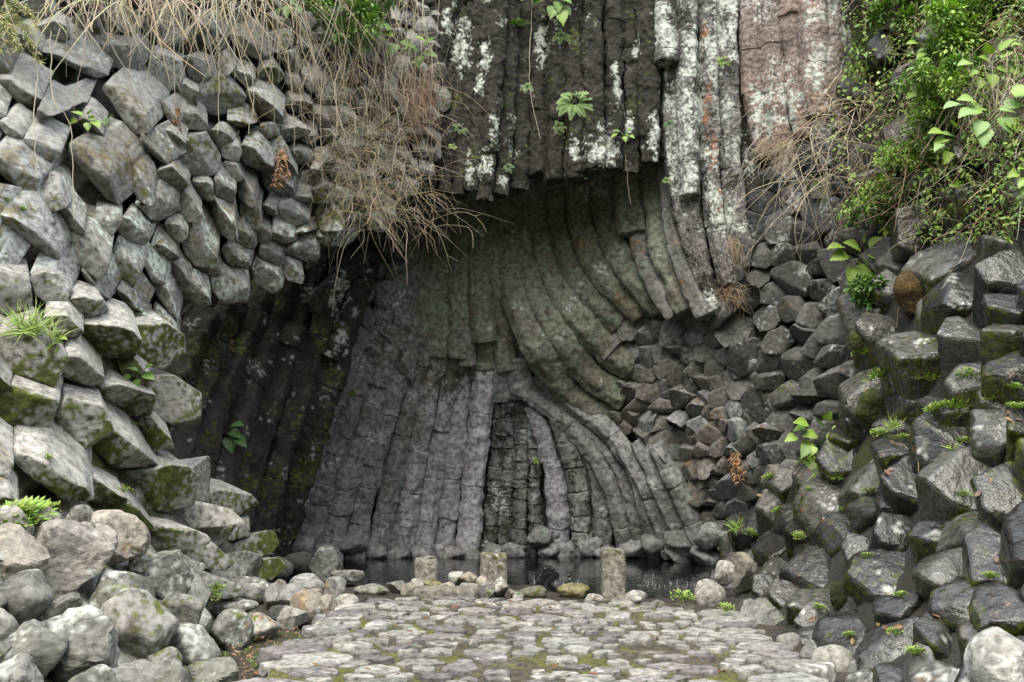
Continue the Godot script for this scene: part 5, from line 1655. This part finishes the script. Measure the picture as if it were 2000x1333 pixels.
	dead_clump("pale dry grass at the foot of the orange stained column", "curtain", [1420, 1440, 455, 480], 8, 60, Color(0.36, 0.28, 0.18), Vector2(0.3, 0.7), Vector3(0.05, -1, 0.3), 0.15, 0.005, "dead_grass")
	vine([[1700, 30], [1690, 140], [1650, 240], [1640, 330]], "right", "trailing vine of heart leaves beside the red columns", DEEP, 46, 0.005)
	vine([[1740, 60], [1720, 170], [1690, 260], [1668, 340]], "right", "trailing vine of heart leaves nearest the bank shrubs", DEEP, 46, 0.005)
	vine([[1660, 120], [1640, 200], [1620, 280]], "right", "short trailing vine at the foot of the red columns", DEEP, 26, 0.005)
	vine([[1790, 480], [1786, 530], [1760, 590], [1752, 640]], "right", "bare root hanging under the mossy ledge", Color(0.22, 0.16, 0.1), 0, 0.008)
	vine([[1730, 860], [1780, 880], [1796, 920]], "right_slope", "bare bent twig lying on the right slope", Color(0.3, 0.19, 0.1), 0, 0.007)
	for e in [[1722, 738, 30, "bright weed carpet on the ledge above the moss cushion"], [1690, 690, 20, "bright weed clump under the mossy right gap"], [1895, 738, 24, "rosette of pale leaves on an upper block of the right slope"], [1862, 800, 28, "wide clump of tiny leaves on a block near the right edge"], [1830, 802, 20, "small clump left of the wide clump near the right edge"], [1590, 905, 24, "clump of bright leaves under the heart leaved plant"], [1765, 860, 16], [1720, 850, 14], [1700, 962, 12], [1505, 935, 14], [1560, 1050, 10], [1880, 970, 14], [1990, 800, 18], [1470, 1045, 12], [1650, 1000, 10], [1760, 1168, 12], [1790, 1280, 16], [1935, 1130, 12], [1660, 1245, 10], [1510, 1240, 10], [1695, 1090, 10], [1880, 865, 14], [1940, 780, 14], [1980, 760, 14], [1635, 935, 12], [1580, 960, 10], [1520, 1000, 10], [1750, 1240, 12], [1600, 1190, 10], [1810, 740, 16]]:
		weed(e[0], e[1], e[2] * 1.35, "right_slope", e[3] if e.size() > 3 else "small bright weed growing between wet blocks of the right slope", "weeds on the right slope", LIME, 70)
	var mat := Weave.new()
	for k in 6500:
		var px := rng.randf_range(1640, 2040)
		var py := rng.randf_range(-20, 470)
		if px < 1640.0 + 0.25 * py or n_big.get_noise_2d(px * 0.02, py * 0.02) < -0.25:
			continue
		var d: float = fields.right.d(px, py) - rng.randf_range(0.05, 0.4)
		var p := at(px, py, d)
		if k % 6 == 0:
			mat.tube(strand(p, p + (Vector3(-0.2, -0.8, 0.3) + ball() * 0.8).normalized() * rng.randf_range(0.15, 0.6), Vector3(0, 0.04, 0.04), 0.01, 5), 0.005, 0.002, vary([STRAW, BROWN * 1.3, STRAW * 0.7][k % 18 / 6], 0.3), 3)
		else:
			mat.leaf(p, (ball() + Vector3(0, -0.2, 0.5)).normalized(), (Vector3(0, 0.8, 0.7) + ball() * 0.4).normalized(), rng.randf_range(0.04, 0.1), rng.randf_range(0.025, 0.06), vary([LIME, GREEN, LIME * 0.8][k % 3]), 0.2, 2, 0.12, 0.6)
	tag(part("undergrowth", mat.mesh(self), M.leaf, self, "stuff"), "mixed small leaves and straw matting the right bank", "undergrowth")
	# plants by the pool and terrace
	for e in [[1334, 1172, 24, 11.0, "bushy bright plant at the water by the smooth boulder"], [1420, 1194, 18, 10.2, "small bright plant at the terrace corner near the boulders"], [740, 1155, 10, 11.9, "tiny weed on the bank behind the terrace corner"], [955, 1162, 9, 11.6, "tiny weed before the pale rubble"], [1012, 1163, 8, 11.6, "tiny weed at the right foot of the rubble heap"], [660, 1245, 10, 9.4, "weed sprouting beside the left terrace kerb"]]:
		fields.here = Field.new([[0, 0, e[3]], [1000, 0, e[3]], [0, 1000, e[3]], [2000, 1300, e[3]]])
		weed(e[0], e[1], e[2], "here", e[4], "", LIME, 60 if e[2] > 15 else 20)
	for k in 26:
		var p := Vector3(rng.randf_range(-3.2, -2.1), -0.14, rng.randf_range(-9.6, -7.2))
		var px := 1000.0 + p.x / -p.z * FOCAL
		fields.here = Field.new([[0, 0, -p.z + 0.1], [1000, 0, -p.z + 0.1], [0, 1000, -p.z + 0.1], [2000, 1300, -p.z + 0.1]])
		var back := project(p)
		weed(back.x, back.y, rng.randf_range(8, 14), "here", "sprig of small round leaves sprouting from the leaf litter", "sprigs in the leaf litter", LIME, 12)
	for e in [[1110, 1090], [1160, 1085], [1085, 1072], [1215, 1070]]:
		weed(e[0], e[1], 8, "cave", "tiny weed on the blocks at the foot of the cave columns", "weeds at the cave foot", LIME, 14)
	# moss cushions
	for e in [[1800, 580, 58, "right_slope", "large rusty brown moss cushion under the mossy ledge", Color(0.14, 0.085, 0.025)], [1705, 795, 40, "right_slope", "green moss cushion hanging over a block of the right slope", Color(0.07, 0.085, 0.016)], [1675, 665, 22, "right", "small olive moss cushion in the dark gap", Color(0.07, 0.08, 0.015)], [1640, 1165, 28, "right_slope", "moss cushion hanging under the long white flecked block", Color(0.05, 0.055, 0.012)]]:
		var q := spot(e[0], e[1], e[3])
		var m := thing("moss_cushion", e[4], "moss", q[0], "moss cushions")
		var r: float = e[2] * scale_at(q[0])
		var w := Weave.new()
		part("cushion", stone(Vector3(r, r, r * 0.55), 0.0, 5, 9, r * 0.2, Look.new().but({"base": e[5] * 0.6, "tint": e[5] * 0.5, "vary": 0.7}), 1.0), M.soil, m)
		for k in 900:
			var d := ball()
			w.leaf(d * Vector3(r, r, r * 0.55) * 0.95, (d + Vector3(0, -0.8, 0.1) + ball() * 0.5).normalized(), Vector3(0, 0.3, 1), rng.randf_range(0.02, 0.05), 0.007, vary(e[5], 0.5), 0.2, 1)
		part("moss_fronds", w.mesh(self), M.leaf, m, "stuff")
	# moss grown over the blocks
	var fuzz := Weave.new()
	for k in 4200:
		var left := k % 3 == 0
		var q := touch(rng.randf_range(-40, 500) if left else rng.randf_range(1440, 2040), rng.randf_range(560, 1250) if left else rng.randf_range(480, 1330))
		if q.is_empty() or (left and q[1].y > 0.3) or (not left and q[1].y > 0.55):
			continue
		if n_big.get_noise_3dv(q[0] * 2.5 + Vector3(50, 4, 1)) < -0.05:
			continue
		var c := Color(0.06, 0.075, 0.014) if left else Color(0.05, 0.06, 0.012)
		if rng.randf() < 0.2:
			c = Color(0.12, 0.15, 0.02)
		for j in 9:
			fuzz.leaf(q[0] + ball() * 0.05 + q[1] * 0.004, (q[1] + ball() * 0.7 + Vector3(0, -0.5, 0)).normalized(), Vector3(0, 0.5, 1), rng.randf_range(0.015, 0.04), 0.011, vary(c, 0.5), 0.2, 1)
	tag(part("moss", fuzz.mesh(self), M.leaf, self, "stuff"), "fuzzy green moss on the sides of the blocks", "moss")
	# leaf litter and fallen leaves
	var litter := Weave.new()
	for k in 900:
		var p := Vector3(rng.randf_range(-3.4, -1.98), -0.14 + rng.randf() * 0.04, rng.randf_range(-10.2, -6.6))
		var d := (ball() * Vector3(1, 0.3, 1)).normalized()
		litter.leaf(p, d, (Vector3.UP + ball() * 0.5).normalized(), rng.randf_range(0.03, 0.08), rng.randf_range(0.015, 0.03), vary(BROWN * rng.randf_range(0.5, 1.3), 0.3), rng.randf_range(-0.3, 0.3), 2, 0.5)
	tag(part("leaf_litter", litter.mesh(self), M.leaf, self, "stuff"), "brown leaf litter on the soil left of the terrace", "leaf litter")
	for k in 46:
		fallen(Vector3(rng.randf_range(-1.9, 2.3), 0.03, rng.randf_range(-11.0, -6.8)), (Vector3.UP + ball() * 0.25).normalized(), rng.randf_range(0.05, 0.1), "dry fallen leaf lying on the cobbled terrace", "fallen leaves on the terrace")
	var made := 0
	for k in 400:
		if made >= 36:
			break
		var q := touch(rng.randf_range(1480, 2000), rng.randf_range(680, 1325))
		if q.size() and q[1].y > 0.5:
			fallen(q[0], q[1], rng.randf_range(0.06, 0.11), "dry fallen leaf lying on a wet block of the right slope", "fallen leaves on the right slope")
			made += 1
	# drips splashing into the pool
	for e in [[1052, 1132], [1078, 1128], [1092, 1136], [1105, 1126], [1120, 1134], [1256, 1140], [1272, 1134], [1290, 1142], [1318, 1136], [1330, 1144], [1346, 1138], [1362, 1146], [1376, 1138], [1392, 1144], [1268, 1120]]:
		var p := on_level(e[0], e[1] + 6, WATER)
		var o := thing("water_splash", "white splash of a drip hitting the dark pool", "splash", p, "splashes on the pool")
		var w := Weave.new()
		for k in 5:
			var a := ball() * Vector3(0.08, 0, 0.05)
			w.tube(PackedVector3Array([a, a * 1.2 + Vector3(0, rng.randf_range(0.01, 0.03), 0), a * 1.35 + Vector3(0, rng.randf_range(0.02, 0.07), 0)]), 0.003, 0.001, Color(0.5, 0.54, 0.57), 4)
		part("droplets", w.mesh(self), M.drop, o, "stuff")

func project(p: Vector3) -> Vector2:
	# bearing of a point of the ground, the inverse of at()
	var s := sin(PITCH)
	var c := cos(PITCH)
	var y := p.y - EYE
	var f := -p.z * c + y * s
	return Vector2(1000.0 + p.x / f * FOCAL, 666.5 - (y * c + p.z * s) / f * FOCAL)
